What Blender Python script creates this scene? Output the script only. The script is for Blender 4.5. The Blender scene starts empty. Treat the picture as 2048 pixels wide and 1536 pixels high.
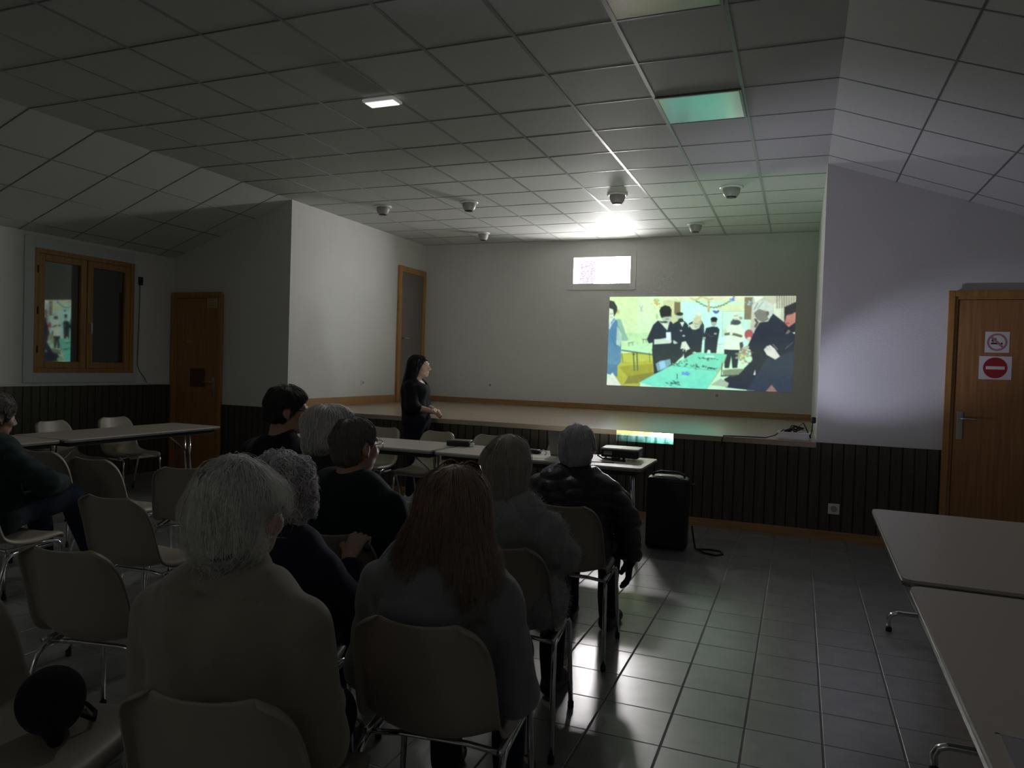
import bpy, math, random
import numpy as np
from mathutils import Vector, Matrix, Euler
random.seed(7); RNG = np.random.default_rng(7)
SC = bpy.context.scene
COL = SC.collection
PI = math.pi

# ------------------------------------------------------------------ materials
def s2l(c):
    c = c/255.0
    return c/12.92 if c <= 0.04045 else ((c+0.055)/1.055)**2.4
def rgb(r, g, b): return (s2l(r), s2l(g), s2l(b), 1.0)

def mat(name, col, rough=0.6, metal=0.0, spec=0.5, noise=0.0, nscale=20.0, bump=0.0, bscale=60.0, emit=None, estr=0.0, sheen=0.0, coat=0.0):
    m = bpy.data.materials.new(name); m.use_nodes = True
    nt = m.node_tree; b = nt.nodes['Principled BSDF']
    b.inputs['Base Color'].default_value = col
    b.inputs['Roughness'].default_value = rough
    b.inputs['Metallic'].default_value = metal
    b.inputs['Specular IOR Level'].default_value = spec
    if sheen: b.inputs['Sheen Weight'].default_value = sheen
    if coat: b.inputs['Coat Weight'].default_value = coat
    tc = nt.nodes.new('ShaderNodeTexCoord')
    if noise > 0:
        n = nt.nodes.new('ShaderNodeTexNoise'); n.inputs['Scale'].default_value = nscale; n.inputs['Detail'].default_value = 5
        r = nt.nodes.new('ShaderNodeMapRange')
        r.inputs['To Min'].default_value = 1-noise; r.inputs['To Max'].default_value = 1+noise
        mx = nt.nodes.new('ShaderNodeMix'); mx.data_type = 'RGBA'; mx.blend_type = 'MULTIPLY'; mx.inputs[0].default_value = 1
        mx.inputs[6].default_value = col
        nt.links.new(tc.outputs['Object'], n.inputs['Vector']); nt.links.new(n.outputs['Fac'], r.inputs['Value'])
        nt.links.new(r.outputs['Result'], mx.inputs[7]); nt.links.new(mx.outputs[2], b.inputs['Base Color'])
    if bump > 0:
        n2 = nt.nodes.new('ShaderNodeTexNoise'); n2.inputs['Scale'].default_value = bscale; n2.inputs['Detail'].default_value = 6
        bp = nt.nodes.new('ShaderNodeBump'); bp.inputs['Strength'].default_value = bump; bp.inputs['Distance'].default_value = 0.01
        nt.links.new(tc.outputs['Object'], n2.inputs['Vector']); nt.links.new(n2.outputs['Fac'], bp.inputs['Height'])
        nt.links.new(bp.outputs['Normal'], b.inputs['Normal'])
    if emit is not None:
        b.inputs['Emission Color'].default_value = emit; b.inputs['Emission Strength'].default_value = estr
    return m

def grid_lines(nt, src, axis, period, offset, width):
    """1 on a line of the given width repeated every period along one object axis"""
    sp = nt.nodes.new('ShaderNodeSeparateXYZ'); nt.links.new(src, sp.inputs[0])
    a = nt.nodes.new('ShaderNodeMath'); a.operation = 'SUBTRACT'; a.inputs[1].default_value = offset
    nt.links.new(sp.outputs[axis], a.inputs[0])
    d = nt.nodes.new('ShaderNodeMath'); d.operation = 'PINGPONG'; d.inputs[1].default_value = period/2
    nt.links.new(a.outputs[0], d.inputs[0])
    l = nt.nodes.new('ShaderNodeMapRange'); l.inputs['From Min'].default_value = width*0.35; l.inputs['From Max'].default_value = width*0.65
    l.inputs['To Min'].default_value = 1; l.inputs['To Max'].default_value = 0
    nt.links.new(d.outputs[0], l.inputs['Value'])
    return l.outputs['Result']

def floor_mat():
    m = bpy.data.materials.new('ceramic_floor_tiles'); m.use_nodes = True
    nt = m.node_tree; b = nt.nodes['Principled BSDF']
    tc = nt.nodes.new('ShaderNodeTexCoord')
    g1 = grid_lines(nt, tc.outputs['Object'], 0, FSX, FX0, 0.009)
    g2 = grid_lines(nt, tc.outputs['Object'], 1, FSY, FY0, 0.007)
    mx = nt.nodes.new('ShaderNodeMath'); mx.operation = 'MAXIMUM'
    nt.links.new(g1, mx.inputs[0]); nt.links.new(g2, mx.inputs[1])
    n = nt.nodes.new('ShaderNodeTexNoise'); n.inputs['Scale'].default_value = 9; n.inputs['Detail'].default_value = 6
    nt.links.new(tc.outputs['Object'], n.inputs['Vector'])
    cr = nt.nodes.new('ShaderNodeValToRGB')
    cr.color_ramp.elements[0].color = (0.17, 0.17, 0.175, 1); cr.color_ramp.elements[1].color = (0.26, 0.255, 0.25, 1)
    cr.color_ramp.elements[0].position = 0.3; cr.color_ramp.elements[1].position = 0.7
    nt.links.new(n.outputs['Fac'], cr.inputs['Fac'])
    c = nt.nodes.new('ShaderNodeMix'); c.data_type = 'RGBA'
    c.inputs[7].default_value = (0.03, 0.03, 0.032, 1)
    nt.links.new(mx.outputs[0], c.inputs[0]); nt.links.new(cr.outputs['Color'], c.inputs[6])
    nt.links.new(c.outputs[2], b.inputs['Base Color'])
    r = nt.nodes.new('ShaderNodeMapRange'); r.inputs['To Min'].default_value = 0.29; r.inputs['To Max'].default_value = 0.85
    nt.links.new(mx.outputs[0], r.inputs['Value']); nt.links.new(r.outputs['Result'], b.inputs['Roughness'])
    b.inputs['Specular IOR Level'].default_value = 0.5; b.inputs['IOR'].default_value = 3.0
    bp = nt.nodes.new('ShaderNodeBump'); bp.invert = True; bp.inputs['Strength'].default_value = 0.6; bp.inputs['Distance'].default_value = 0.004
    nt.links.new(mx.outputs[0], bp.inputs['Height']); nt.links.new(bp.outputs['Normal'], b.inputs['Normal'])
    return m

def panel_mat(name, axis, col, period=0.095, rough=0.45):
    m = bpy.data.materials.new(name); m.use_nodes = True
    nt = m.node_tree; b = nt.nodes['Principled BSDF']
    tc = nt.nodes.new('ShaderNodeTexCoord')
    g = grid_lines(nt, tc.outputs['Object'], axis, period, 0.02, 0.012)
    mp = nt.nodes.new('ShaderNodeMapping'); mp.inputs['Scale'].default_value = (30, 30, 1.6)
    n = nt.nodes.new('ShaderNodeTexNoise'); n.inputs['Scale'].default_value = 2; n.inputs['Detail'].default_value = 6
    nt.links.new(tc.outputs['Object'], mp.inputs['Vector']); nt.links.new(mp.outputs['Vector'], n.inputs['Vector'])
    cr = nt.nodes.new('ShaderNodeValToRGB')
    cr.color_ramp.elements[0].color = tuple(0.6*x for x in col[:3])+(1,); cr.color_ramp.elements[1].color = col
    cr.color_ramp.elements[0].position = 0.3; cr.color_ramp.elements[1].position = 0.7
    nt.links.new(n.outputs['Fac'], cr.inputs['Fac'])
    c = nt.nodes.new('ShaderNodeMix'); c.data_type = 'RGBA'; c.inputs[7].default_value = (0.004, 0.003, 0.003, 1)
    nt.links.new(g, c.inputs[0]); nt.links.new(cr.outputs['Color'], c.inputs[6]); nt.links.new(c.outputs[2], b.inputs['Base Color'])
    b.inputs['Roughness'].default_value = rough
    bp = nt.nodes.new('ShaderNodeBump'); bp.invert = True; bp.inputs['Strength'].default_value = 0.8; bp.inputs['Distance'].default_value = 0.006
    nt.links.new(g, bp.inputs['Height']); nt.links.new(bp.outputs['Normal'], b.inputs['Normal'])
    return m

def wood_mat(name, col, rough=0.4, stretch=(22, 22, 1.2), contrast=0.65):
    m = bpy.data.materials.new(name); m.use_nodes = True
    nt = m.node_tree; b = nt.nodes['Principled BSDF']
    tc = nt.nodes.new('ShaderNodeTexCoord'); mp = nt.nodes.new('ShaderNodeMapping'); mp.inputs['Scale'].default_value = stretch
    n = nt.nodes.new('ShaderNodeTexNoise'); n.inputs['Scale'].default_value = 2; n.inputs['Detail'].default_value = 5
    nt.links.new(tc.outputs['Object'], mp.inputs['Vector']); nt.links.new(mp.outputs['Vector'], n.inputs['Vector'])
    cr = nt.nodes.new('ShaderNodeValToRGB')
    cr.color_ramp.elements[0].color = tuple(contrast*x for x in col[:3])+(1,); cr.color_ramp.elements[1].color = col
    cr.color_ramp.elements[0].position = 0.3; cr.color_ramp.elements[1].position = 0.7
    nt.links.new(n.outputs['Fac'], cr.inputs['Fac']); nt.links.new(cr.outputs['Color'], b.inputs['Base Color'])
    b.inputs['Roughness'].default_value = rough
    return m

# ------------------------------------------------------------------ mesh helpers
class MB:
    def __init__(s): s.v = []; s.f = []
    def add(s, vs, fs):
        o = len(s.v); s.v += [tuple(v) for v in vs]; s.f += [tuple(i+o for i in f) for f in fs]; return s
    def box(s, x0, x1, y0, y1, z0, z1):
        vs = [(x, y, z) for x in (x0, x1) for y in (y0, y1) for z in (z0, z1)]
        return s.add(vs, [(0, 1, 3, 2), (4, 6, 7, 5), (0, 4, 5, 1), (2, 3, 7, 6), (0, 2, 6, 4), (1, 5, 7, 3)])
    def quad(s, a, b, c, d): return s.add([a, b, c, d], [(0, 1, 2, 3)])
    def tube(s, pts, r, n=8, closed=False, cap=True):
        P = [Vector(p) for p in pts]; L = len(P); rr = r if isinstance(r, (list, tuple)) else [r]*L
        vs = []; up = None
        for i in range(L):
            if closed: t = P[(i+1) % L]-P[i-1]
            else: t = P[min(i+1, L-1)]-P[max(i-1, 0)]
            t.normalize()
            if up is None:
                up = Vector((0, 0, 1)) if abs(t.z) < 0.9 else Vector((1, 0, 0))
            x = up-t*up.dot(t)
            if x.length < 1e-6: x = Vector((1, 0, 0))-t*t.x
            x.normalize(); y = t.cross(x); up = x
            for k in range(n):
                a = 2*PI*k/n; vs.append(P[i]+(x*math.cos(a)+y*math.sin(a))*rr[i])
        fs = []
        for i in range(L if closed else L-1):
            j = (i+1) % L
            for k in range(n): fs.append((i*n+k, i*n+(k+1) % n, j*n+(k+1) % n, j*n+k))
        if cap and not closed: fs += [tuple(range(n))[::-1], tuple((L-1)*n+k for k in range(n))]
        return s.add(vs, fs)
    def lathe(s, prof, n=20, c=(0, 0, 0), axis='z'):
        vs = []
        for (r, z) in prof:
            for k in range(n):
                a = 2*PI*k/n; p = (r*math.cos(a), r*math.sin(a), z)
                if axis == 'y': p = (p[0], p[2], p[1])
                if axis == 'x': p = (p[2], p[0], p[1])
                vs.append((p[0]+c[0], p[1]+c[1], p[2]+c[2]))
        fs = []
        for i in range(len(prof)-1):
            for k in range(n): fs.append((i*n+k, i*n+(k+1) % n, (i+1)*n+(k+1) % n, (i+1)*n+k))
        fs += [tuple(range(n))[::-1], tuple((len(prof)-1)*n+k for k in range(n))]
        return s.add(vs, fs)
    def prism(s, poly, z0, z1, plane='xy'):
        n = len(poly)
        def P(a, b, c): return {'xy': (a, b, c), 'xz': (a, c, b), 'yz': (c, a, b)}[plane]
        vs = [P(a, b, z0) for a, b in poly]+[P(a, b, z1) for a, b in poly]
        fs = [tuple(range(n))[::-1], tuple(range(n, 2*n))]+[(i, (i+1) % n, n+(i+1) % n, n+i) for i in range(n)]
        return s.add(vs, fs)

def obj(name, mb, m, parent=None, smooth=False, bevel=0.0, seg=2, loc=None):
    me = bpy.data.meshes.new(name)
    if isinstance(mb, MB): me.from_pydata(mb.v, [], mb.f)
    else: me.from_pydata(mb[0].tolist() if hasattr(mb[0], 'tolist') else mb[0], [], mb[1].tolist() if hasattr(mb[1], 'tolist') else mb[1])
    me.update()
    if isinstance(mb, MB):
        import bmesh
        bm = bmesh.new(); bm.from_mesh(me); bmesh.ops.recalc_face_normals(bm, faces=bm.faces); bm.to_mesh(me); bm.free()
    if smooth:
        me.polygons.foreach_set('use_smooth', [True]*len(me.polygons))
    me.materials.append(m)
    o = bpy.data.objects.new(name, me); COL.objects.link(o)
    if parent is not None: o.parent = parent
    if loc is not None: o.location = loc
    if bevel > 0:
        md = o.modifiers.new('bevel', 'BEVEL'); md.width = bevel; md.segments = seg; md.limit_method = 'ANGLE'
    return o
def tag(o, label, cat, group=None, kind=None):
    o['label'] = label; o['category'] = cat
    if group: o['group'] = group
    if kind: o['kind'] = kind
    return o
def thing(name, label, cat, loc=(0, 0, 0), rz=0.0, group=None):
    o = bpy.data.objects.new(name, None); COL.objects.link(o); o.empty_display_size = 0.1
    o.location = loc; o.rotation_euler = (0, 0, rz)
    return tag(o, label, cat, group)
def struct(name, mb, m, parent=None, **k):
    o = obj(name, mb, m, parent, **k)
    if parent is None: o['kind'] = 'structure'
    return o
def sgroup(name, loc=(0, 0, 0)):
    o = bpy.data.objects.new(name, None); COL.objects.link(o); o.location = loc; o.empty_display_size = 0.1
    o['kind'] = 'structure'; return o
def dup(root, loc, rz, label, group=None, cat=None):
    r = root.copy(); COL.objects.link(r); r.location = loc; r.rotation_euler = (0, 0, rz); r['label'] = label
    if group: r['group'] = group
    for ch in list(root.children):
        c = ch.copy(); COL.objects.link(c); c.parent = r
        for g in list(ch.children):
            d = g.copy(); COL.objects.link(d); d.parent = c
    return r

# ------------------------------------------------------------------ room measures (metres; camera stands at x=0, y=0)
FSX, FX0, FSY, FY0 = 0.3018, -0.7612, 0.2975, 4.9644      # floor tile grid
CSX, CX0, CSY, CY0 = 0.6017, -1.6414, 0.5958, 5.7855      # ceiling tile grid
HC = 3.44            # flat ceiling
XL, XR = -5.83, 0.165  # stage opening sides = ceiling creases
YS, YB = 7.24, 10.64   # stage front, back wall
ZS = 0.885           # stage height
XW, XE = -7.70, 2.25 # side walls
SL = 0.357           # slope of the side ceilings
YR = -3.2            # wall behind the camera
zW = HC-(XL-XW)*SL; zE = HC-(XE-XR)*SL

WIN = 105.0   # how bright the daylight pane is
M = {}
M['floor'] = floor_mat()
M['plaster'] = mat('white_plaster', (0.66, 0.65, 0.63, 1), 0.8, noise=0.05, nscale=3, bump=0.16, bscale=70)
M['tile'] = mat('ceiling_tile', (0.585, 0.605, 0.575, 1), 0.7, noise=0.06, nscale=40, bump=0.15, bscale=200)
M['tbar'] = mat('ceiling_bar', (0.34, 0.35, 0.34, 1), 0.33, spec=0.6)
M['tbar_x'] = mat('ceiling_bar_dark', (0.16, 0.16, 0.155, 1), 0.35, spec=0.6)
M['panel_x'] = panel_mat('dark_panelling', 0, (0.085, 0.066, 0.052, 1))
M['panel_y'] = panel_mat('dark_panelling_side', 1, (0.065, 0.050, 0.034, 1))
M['wood'] = wood_mat('varnished_wood', (0.46, 0.235, 0.07, 1), 0.4)
M['doorwood'] = wood_mat('door_wood', (0.42, 0.20, 0.075, 1), 0.45)
M['skirt'] = wood_mat('skirting_wood', (0.44, 0.24, 0.10, 1), 0.45, stretch=(1.2, 22, 22))
M['stage'] = wood_mat('stage_floor', (0.42, 0.33, 0.25, 1), 0.27, stretch=(1.0, 14, 5), contrast=0.8)
M['greydoor'] = mat('grey_door', (0.17, 0.14, 0.14, 1), 0.5)
M['white'] = mat('white_plastic', (0.75, 0.74, 0.72, 1), 0.35)
M['trimwhite'] = mat('white_trim', (0.55, 0.58, 0.57, 1), 0.5)
M['black'] = mat('black_plastic', (0.012, 0.012, 0.013, 1), 0.4)
M['grill'] = mat('black_grill', (0.010, 0.010, 0.012, 1), 0.55, bump=0.5, bscale=400)
M['chrome'] = mat('chrome', (0.75, 0.75, 0.77, 1), 0.14, metal=1.0)
M['alu'] = mat('aluminium', (0.6, 0.6, 0.6, 1), 0.3, metal=1.0)
M['shell'] = mat('beige_chair_shell', (0.36, 0.31, 0.26, 1), 0.42, noise=0.05, nscale=8, bump=0.08, bscale=300)
M['top'] = mat('table_laminate', (0.52, 0.46, 0.42, 1), 0.38, noise=0.04, nscale=30)
M['dark'] = mat('dark_underside', (0.02, 0.018, 0.016, 1), 0.6)
M['rubber'] = mat('rubber', (0.015, 0.015, 0.015, 1), 0.8)

# ------------------------------------------------------------------ room shell
struct('floor', MB().box(XW-0.2, XE+0.2, YR-0.2, YS, -0.1, 0.0), M['floor'])
T = 0.15
def wall_poly(name, pts, y0, y1):
    return struct(name, MB().prism(pts, y0, y1, 'xz'), M['plaster'])
# left front wall (with door_1 in front of it) and right front wall with door_2
wall_poly('wall_front_left', [(XW-T, 0), (XL, 0), (XL, HC), (XL, HC+.1), (XW-T, zW+.1)], YS, YS+T)
wall_poly('wall_front_right', [(XR, 0), (XE+T, 0), (XE+T, zE+.1), (XR, HC+.1)], YS, YS+T)
struct('wall_stage_left', MB().box(XL-T, XL, YS+T, YB+.32, 0, HC+.1), M['plaster'])
struct('wall_stage_right', MB().box(XR, XR+T, YS+T, YB+.32, 0, HC+.1), M['plaster'])
# back wall with the opening of window_2
wx0, wx1, wz0, wz1 = -3.265, -2.392, 2.785, 3.18
mb = MB()
TB = .32
mb.box(XL, wx0, YB, YB+TB, 0, HC+.1).box(wx1, XR, YB, YB+TB, 0, HC+.1).box(wx0, wx1, YB, YB+TB, 0, wz0).box(wx0, wx1, YB, YB+TB, wz1, HC+.1)
struct('wall_back', mb, M['plaster'])
# left wall with the opening of window_1
ly0, ly1, lz0, lz1 = 5.36, 6.62, 1.26, 2.61
mb = MB()
mb.box(XW-T, XW, YR, ly0, 0, zW+.1).box(XW-T, XW, ly1, YS, 0, zW+.1).box(XW-T, XW, ly0, ly1, 0, lz0).box(XW-T, XW, ly0, ly1, lz1, zW+.1)
struct('wall_left', mb, M['plaster'])
struct('wall_right', MB().box(XE, XE+T, YR, YS, 0, zE+.1), M['plaster'])
wall_poly('wall_rear', [(XW-T, 0), (XE+T, 0), (XE+T, zE+.1), (XR, HC+.1), (XL, HC+.1), (XW-T, zW+.1)], YR-T, YR)
# ceiling: flat middle, two slopes
pl = [(XW, zW), (XL, HC), (XR, HC), (XE, zE), (XE, zE+.06), (XR, HC+.06), (XL, HC+.06), (XW, zW+.06)]
mb = MB(); mb.prism(pl, YR, YS, 'xz'); mb.box(XL, XR, YS, YB, HC, HC+.06)
struct('ceiling', mb, M['tile'])
# suspension bars of the tile grid
mb = MB(); mx = MB()
lights = [(-1.037, -0.446, 5.194, 5.779), (-1.037, -0.446, 3.406, 3.992)]
x = CX0-CSX*7
while x < XR-0.03:
    if x > XL+0.03: mb.box(x-.012, x+.012, YR, YB, HC-.003, HC+.002)
    x += CSX
j = int((YR-CY0)/CSY)
ny = []
while CY0+j*CSY < YB:
    y = CY0+j*CSY
    mx.box(XL, XR, y-.006, y+.006, HC-.0025, HC+.002); ny.append(y); j += 1
c, s_ = math.cos(math.atan(SL)), math.sin(math.atan(SL))
for y in ny:
    if y < YS:
        for (xa, za, xb, zb) in ((XL, HC, XW, zW), (XR, HC, XE, zE)):
            mx.add([(xa, y-.006, za-.002), (xa, y+.006, za-.002), (xb, y+.006, zb-.002), (xb, y-.006, zb-.002),
                    (xa, y-.006, za+.002), (xa, y+.006, za+.002), (xb, y+.006, zb+.002), (xb, y-.006, zb+.002)],
                   [(0, 1, 2, 3), (7, 6, 5, 4), (0, 4, 5, 1), (1, 5, 6, 2), (2, 6, 7, 3), (3, 7, 4, 0)])
for k in (1, 2, 3):
    for (x0, sg) in ((XL, -1), (XR, 1)):
        xx = x0+sg*k*0.6*c; zz = HC-k*0.6*s_
        mx.box(xx-.006, xx+.006, YR, YS, zz-.004, zz+.003)
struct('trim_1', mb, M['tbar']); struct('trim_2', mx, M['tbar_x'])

# stage
struct('stage_floor', MB().box(XL, XR, YS-0.02, YB, ZS-.05, ZS), M['stage'])
struct('stage_front', MB().box(XW+.86, XL, YS-0.02, YS, 0.075, ZS+.005).box(XL, XR, YS-.014, YS+.02, 0.075, ZS-.05).box(XR, 1.18, YS-.02, YS, 0.075, ZS), M['panel_x'])
struct('baseboard_front', MB().box(XW+.86, 1.18, YS-.034, YS, 0, 0.08), M['skirt'])
struct('baseboard_stage', MB().box(XL, XR, YB-.018, YB, ZS, ZS+.085).box(XL, XL+.018, YS+.05, 9.78, ZS, ZS+.115), M['skirt'])
struct('wall_left_panelling', MB().box(XW, XW+.02, YR, YS, 0.0, 1.115), M['panel_y'])
struct('trim_3', MB().box(XW, XW+.032, YR, YS, 1.115, 1.135), M['trimwhite'])

# doors -----------------------------------------------------------
def door(name, x0, x1, ztop, hinge_left, leafmat):
    d = sgroup(name, ((x0+x1)/2, YS, 0)); w = (x1-x0)/2
    f = MB().box(-w, -w+.055, -.05, 0, 0, ztop).box(w-.055, w, -.05, 0, 0, ztop).box(-w+.055, w-.055, -.05, 0, ztop-.055, ztop)
    f.box(-w-.02, -w+.03, -.062, -.05, 0, ztop+.02).box(w-.03, w+.02, -.062, -.05, 0, ztop+.02).box(-w+.03, w-.03, -.062, -.05, ztop-.03, ztop+.02)
    obj('door_frame', f, M['wood'], d, bevel=.004)
    leaf = obj('door_leaf', MB().box(-w+.059, w-.059, -.042, -.004, 0.008, ztop-.059), leafmat, d, bevel=.003)
    hx = (w-.11) if hinge_left else (-w+.105)
    sg = -1 if hinge_left else 1
    pl = MB().box(hx-.022, hx+.022, -.050, -.042, .99, 1.23)
    plate = obj('handle_plate', pl, M['alu'], leaf, bevel=.003)
    h = MB().tube([(hx, -.048, 1.17), (hx, -.085, 1.17), (hx+sg*.02, -.095, 1.17), (hx+sg*.12, -.095, 1.168)], .009, 8)
    obj('door_handle', h, M['alu'], leaf, smooth=True)
    return d, leaf
d1, leaf1 = door('door_1', -7.655, -6.85, 2.30, True, M['doorwood'])
d2, leaf2 = door('door_2', 1.185, 2.10, 2.245, False, M['doorwood'])
# side door on the stage
d3 = sgroup('door_3', (XL, 10.2, ZS))
f = MB().box(0, .04, -.43, -.34, 0, 2.12).box(0, .04, .33, .42, 0, 2.12).box(0, .04, -.34, .33, 2.03, 2.12)
obj('door_frame', f, M['wood'], d3, bevel=.004)
lf = obj('door_leaf', MB().box(0.002, .02, -.34, .33, 0.01, 2.03), M['greydoor'], d3)
obj('door_handle', MB().tube([(.02, -.27, 1.0), (.07, -.27, 1.0), (.075, -.17, 1.0)], .009), M['alu'], lf, smooth=True)

# window_1 on the left wall ----------------------------------------
w1 = sgroup('window_1', (XW, (ly0+ly1)/2, (lz0+lz1)/2)); hy = (ly1-ly0)/2; hz = (lz1-lz0)/2
a = MB()
for (y0, y1, z0, z1) in ((-hy-.11, -hy, -hz-.11, hz+.12), (hy, hy+.05, -hz-.11, hz), (-hy, hy, -hz-.11, -hz), (-hy, hy, hz, hz+.12)):
    a.box(-.001, .014, y0, y1, z0, z1)
obj('window_surround', a, M['trimwhite'], w1, bevel=.003)
fr = MB()
for (y0, y1, z0, z1) in ((-hy, -hy+.05, -hz, hz), (hy-.05, hy, -hz, hz), (-hy+.05, hy-.05, -hz, -hz+.05), (-hy+.05, hy-.05, hz-.05, hz)):
    fr.box(-.10, .012, y0, y1, z0, z1)
obj('window_frame', fr, M['wood'], w1, bevel=.004)
M['glass'] = mat('dark_window_glass', (0.004, 0.004, 0.004, 1), 0.03, spec=0.9)
M['glass'].node_tree.nodes['Principled BSDF'].inputs['IOR'].default_value = 2.0
M['shutter'] = mat('roller_shutter', (0.05, 0.05, 0.042, 1), 0.6)
for (ya, yb) in ((-hy+.05, -.004), (.004, hy-.05)):
    sash = MB()
    za, zb = -hz+.05, hz-.05
    for (y0, y1, z0, z1) in ((ya, ya+.075, za, zb), (yb-.075, yb, za, zb), (ya+.075, yb-.075, za, za+.075), (ya+.075, yb-.075, zb-.075, zb)):
        sash.box(-.055, .004, y0, y1, z0, z1)
    so = obj('sash', sash, M['wood'], w1, bevel=.006)
    obj('pane', MB().box(-.034, -.026, ya+.07, yb-.07, za+.07, zb-.07), M['glass'], so)
    if ya > 0:
        obj('window_handle', MB().tube([(.004, ya+.03, -.1), (.04, ya+.03, -.1), (.045, ya+.03, -.1), (.045, ya+.03, -.22)], .009), M['white'], so, smooth=True)
    else:
        for z in (-.42, 0.0, .45):
            obj('hinge', MB().tube([(.012, ya-.012, z-.04), (.012, ya-.012, z+.04)], .008), M['dark'], so, smooth=True)
obj('roller_shutter', MB().box(-.13, -.11, -hy, hy, -hz, hz), M['shutter'], w1)
# shutter strap and its cord
cb = thing('shutter_cord', 'thin cord hanging beside the left window with a winder at the top', 'cord', (XW, 6.70, 1.14))
obj('cord', MB().tube([(.012, 0, 1.25), (.012, -.01, .6), (.012, -.02, .22), (.014, .02, .14), (.014, .09, .06), (.045, .10, 0.0)], .004, 6), M['shutter'], cb, smooth=True)
obj('winder', MB().box(0.0, .03, -.02, .03, 1.22, 1.32), M['dark'], cb, bevel=.004)

# window_2, bright high in the back wall ---------------------------
M['daylight'] = bpy.data.materials.new('bright_pane'); M['daylight'].use_nodes = True
nt = M['daylight'].node_tree; nt.nodes.clear()
out = nt.nodes.new('ShaderNodeOutputMaterial'); em = nt.nodes.new('ShaderNodeEmission')
tc = nt.nodes.new('ShaderNodeTexCoord')
mp = nt.nodes.new('ShaderNodeMapping'); mp.inputs['Scale'].default_value = (1.0, 1, 1.6)
nz = nt.nodes.new('ShaderNodeTexNoise'); nz.inputs['Scale'].default_value = 32; nz.inputs['Detail'].default_value = 2; nz.inputs['Roughness'].default_value = 0.6
nt.links.new(tc.outputs['Object'], mp.inputs['Vector']); nt.links.new(mp.outputs['Vector'], nz.inputs['Vector'])
cr = nt.nodes.new('ShaderNodeValToRGB')
cr.color_ramp.elements[0].position = 0.36; cr.color_ramp.elements[0].color = (.62/WIN, .52/WIN, .72/WIN, 1)
cr.color_ramp.elements[1].position = 0.50; cr.color_ramp.elements[1].color = (1.0/WIN, .93/WIN, 1.0/WIN, 1)
nt.links.new(nz.outputs['Fac'], cr.inputs['Fac'])
sp = nt.nodes.new('ShaderNodeSeparateXYZ'); nt.links.new(tc.outputs['Object'], sp.inputs[0])
n3 = nt.nodes.new('ShaderNodeTexNoise'); n3.inputs['Scale'].default_value = 9
nt.links.new(tc.outputs['Object'], n3.inputs['Vector'])
ad = nt.nodes.new('ShaderNodeMath'); ad.operation = 'MULTIPLY_ADD'; ad.inputs[1].default_value = 0.2
nt.links.new(n3.outputs['Fac'], ad.inputs[0]); nt.links.new(sp.outputs[0], ad.inputs[2])
mr = nt.nodes.new('ShaderNodeMapRange'); mr.inputs['From Min'].default_value = -0.07; mr.inputs['From Max'].default_value = 0.03
nt.links.new(ad.outputs[0], mr.inputs['Value'])
mm = nt.nodes.new('ShaderNodeMix'); mm.data_type = 'RGBA'
nt.links.new(mr.outputs['Result'], mm.inputs[0]); nt.links.new(cr.outputs['Color'], mm.inputs[6])
mm.inputs[7].default_value = (.99, .955, .955, 1)
nt.links.new(mm.outputs[2], em.inputs['Color']); em.inputs['Strength'].default_value = WIN
nt.links.new(em.outputs[0], out.inputs['Surface'])
w2 = sgroup('window_2', ((wx0+wx1)/2, YB, (wz0+wz1)/2)); hx = (wx1-wx0)/2; hz = (wz1-wz0)/2
fr = MB()
for (x0, x1, z0, z1) in ((-hx-.09, -hx, -hz-.10, hz+.09), (hx, hx+.09, -hz-.10, hz+.09), (-hx, hx, -hz-.10, -hz), (-hx, hx, hz, hz+.09)):
    fr.box(x0, x1, -.012, .0, z0, z1)
obj('window_surround', fr, M['plaster'], w2, bevel=.003)
fi = MB()
for (x0, x1, z0, z1) in ((-hx, -hx+.012, -hz, hz), (hx-.012, hx, -hz, hz), (-hx+.012, hx-.012, -hz, -hz+.012), (-hx+.012, hx-.012, hz-.012, hz)):
    fi.box(x0, x1, .27, .31, z0, z1)
obj('window_frame', fi, M['white'], w2)
obj('pane', MB().box(-hx+.01, hx-.01, .285, .293, -hz+.01, hz-.01), M['daylight'], w2)

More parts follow.
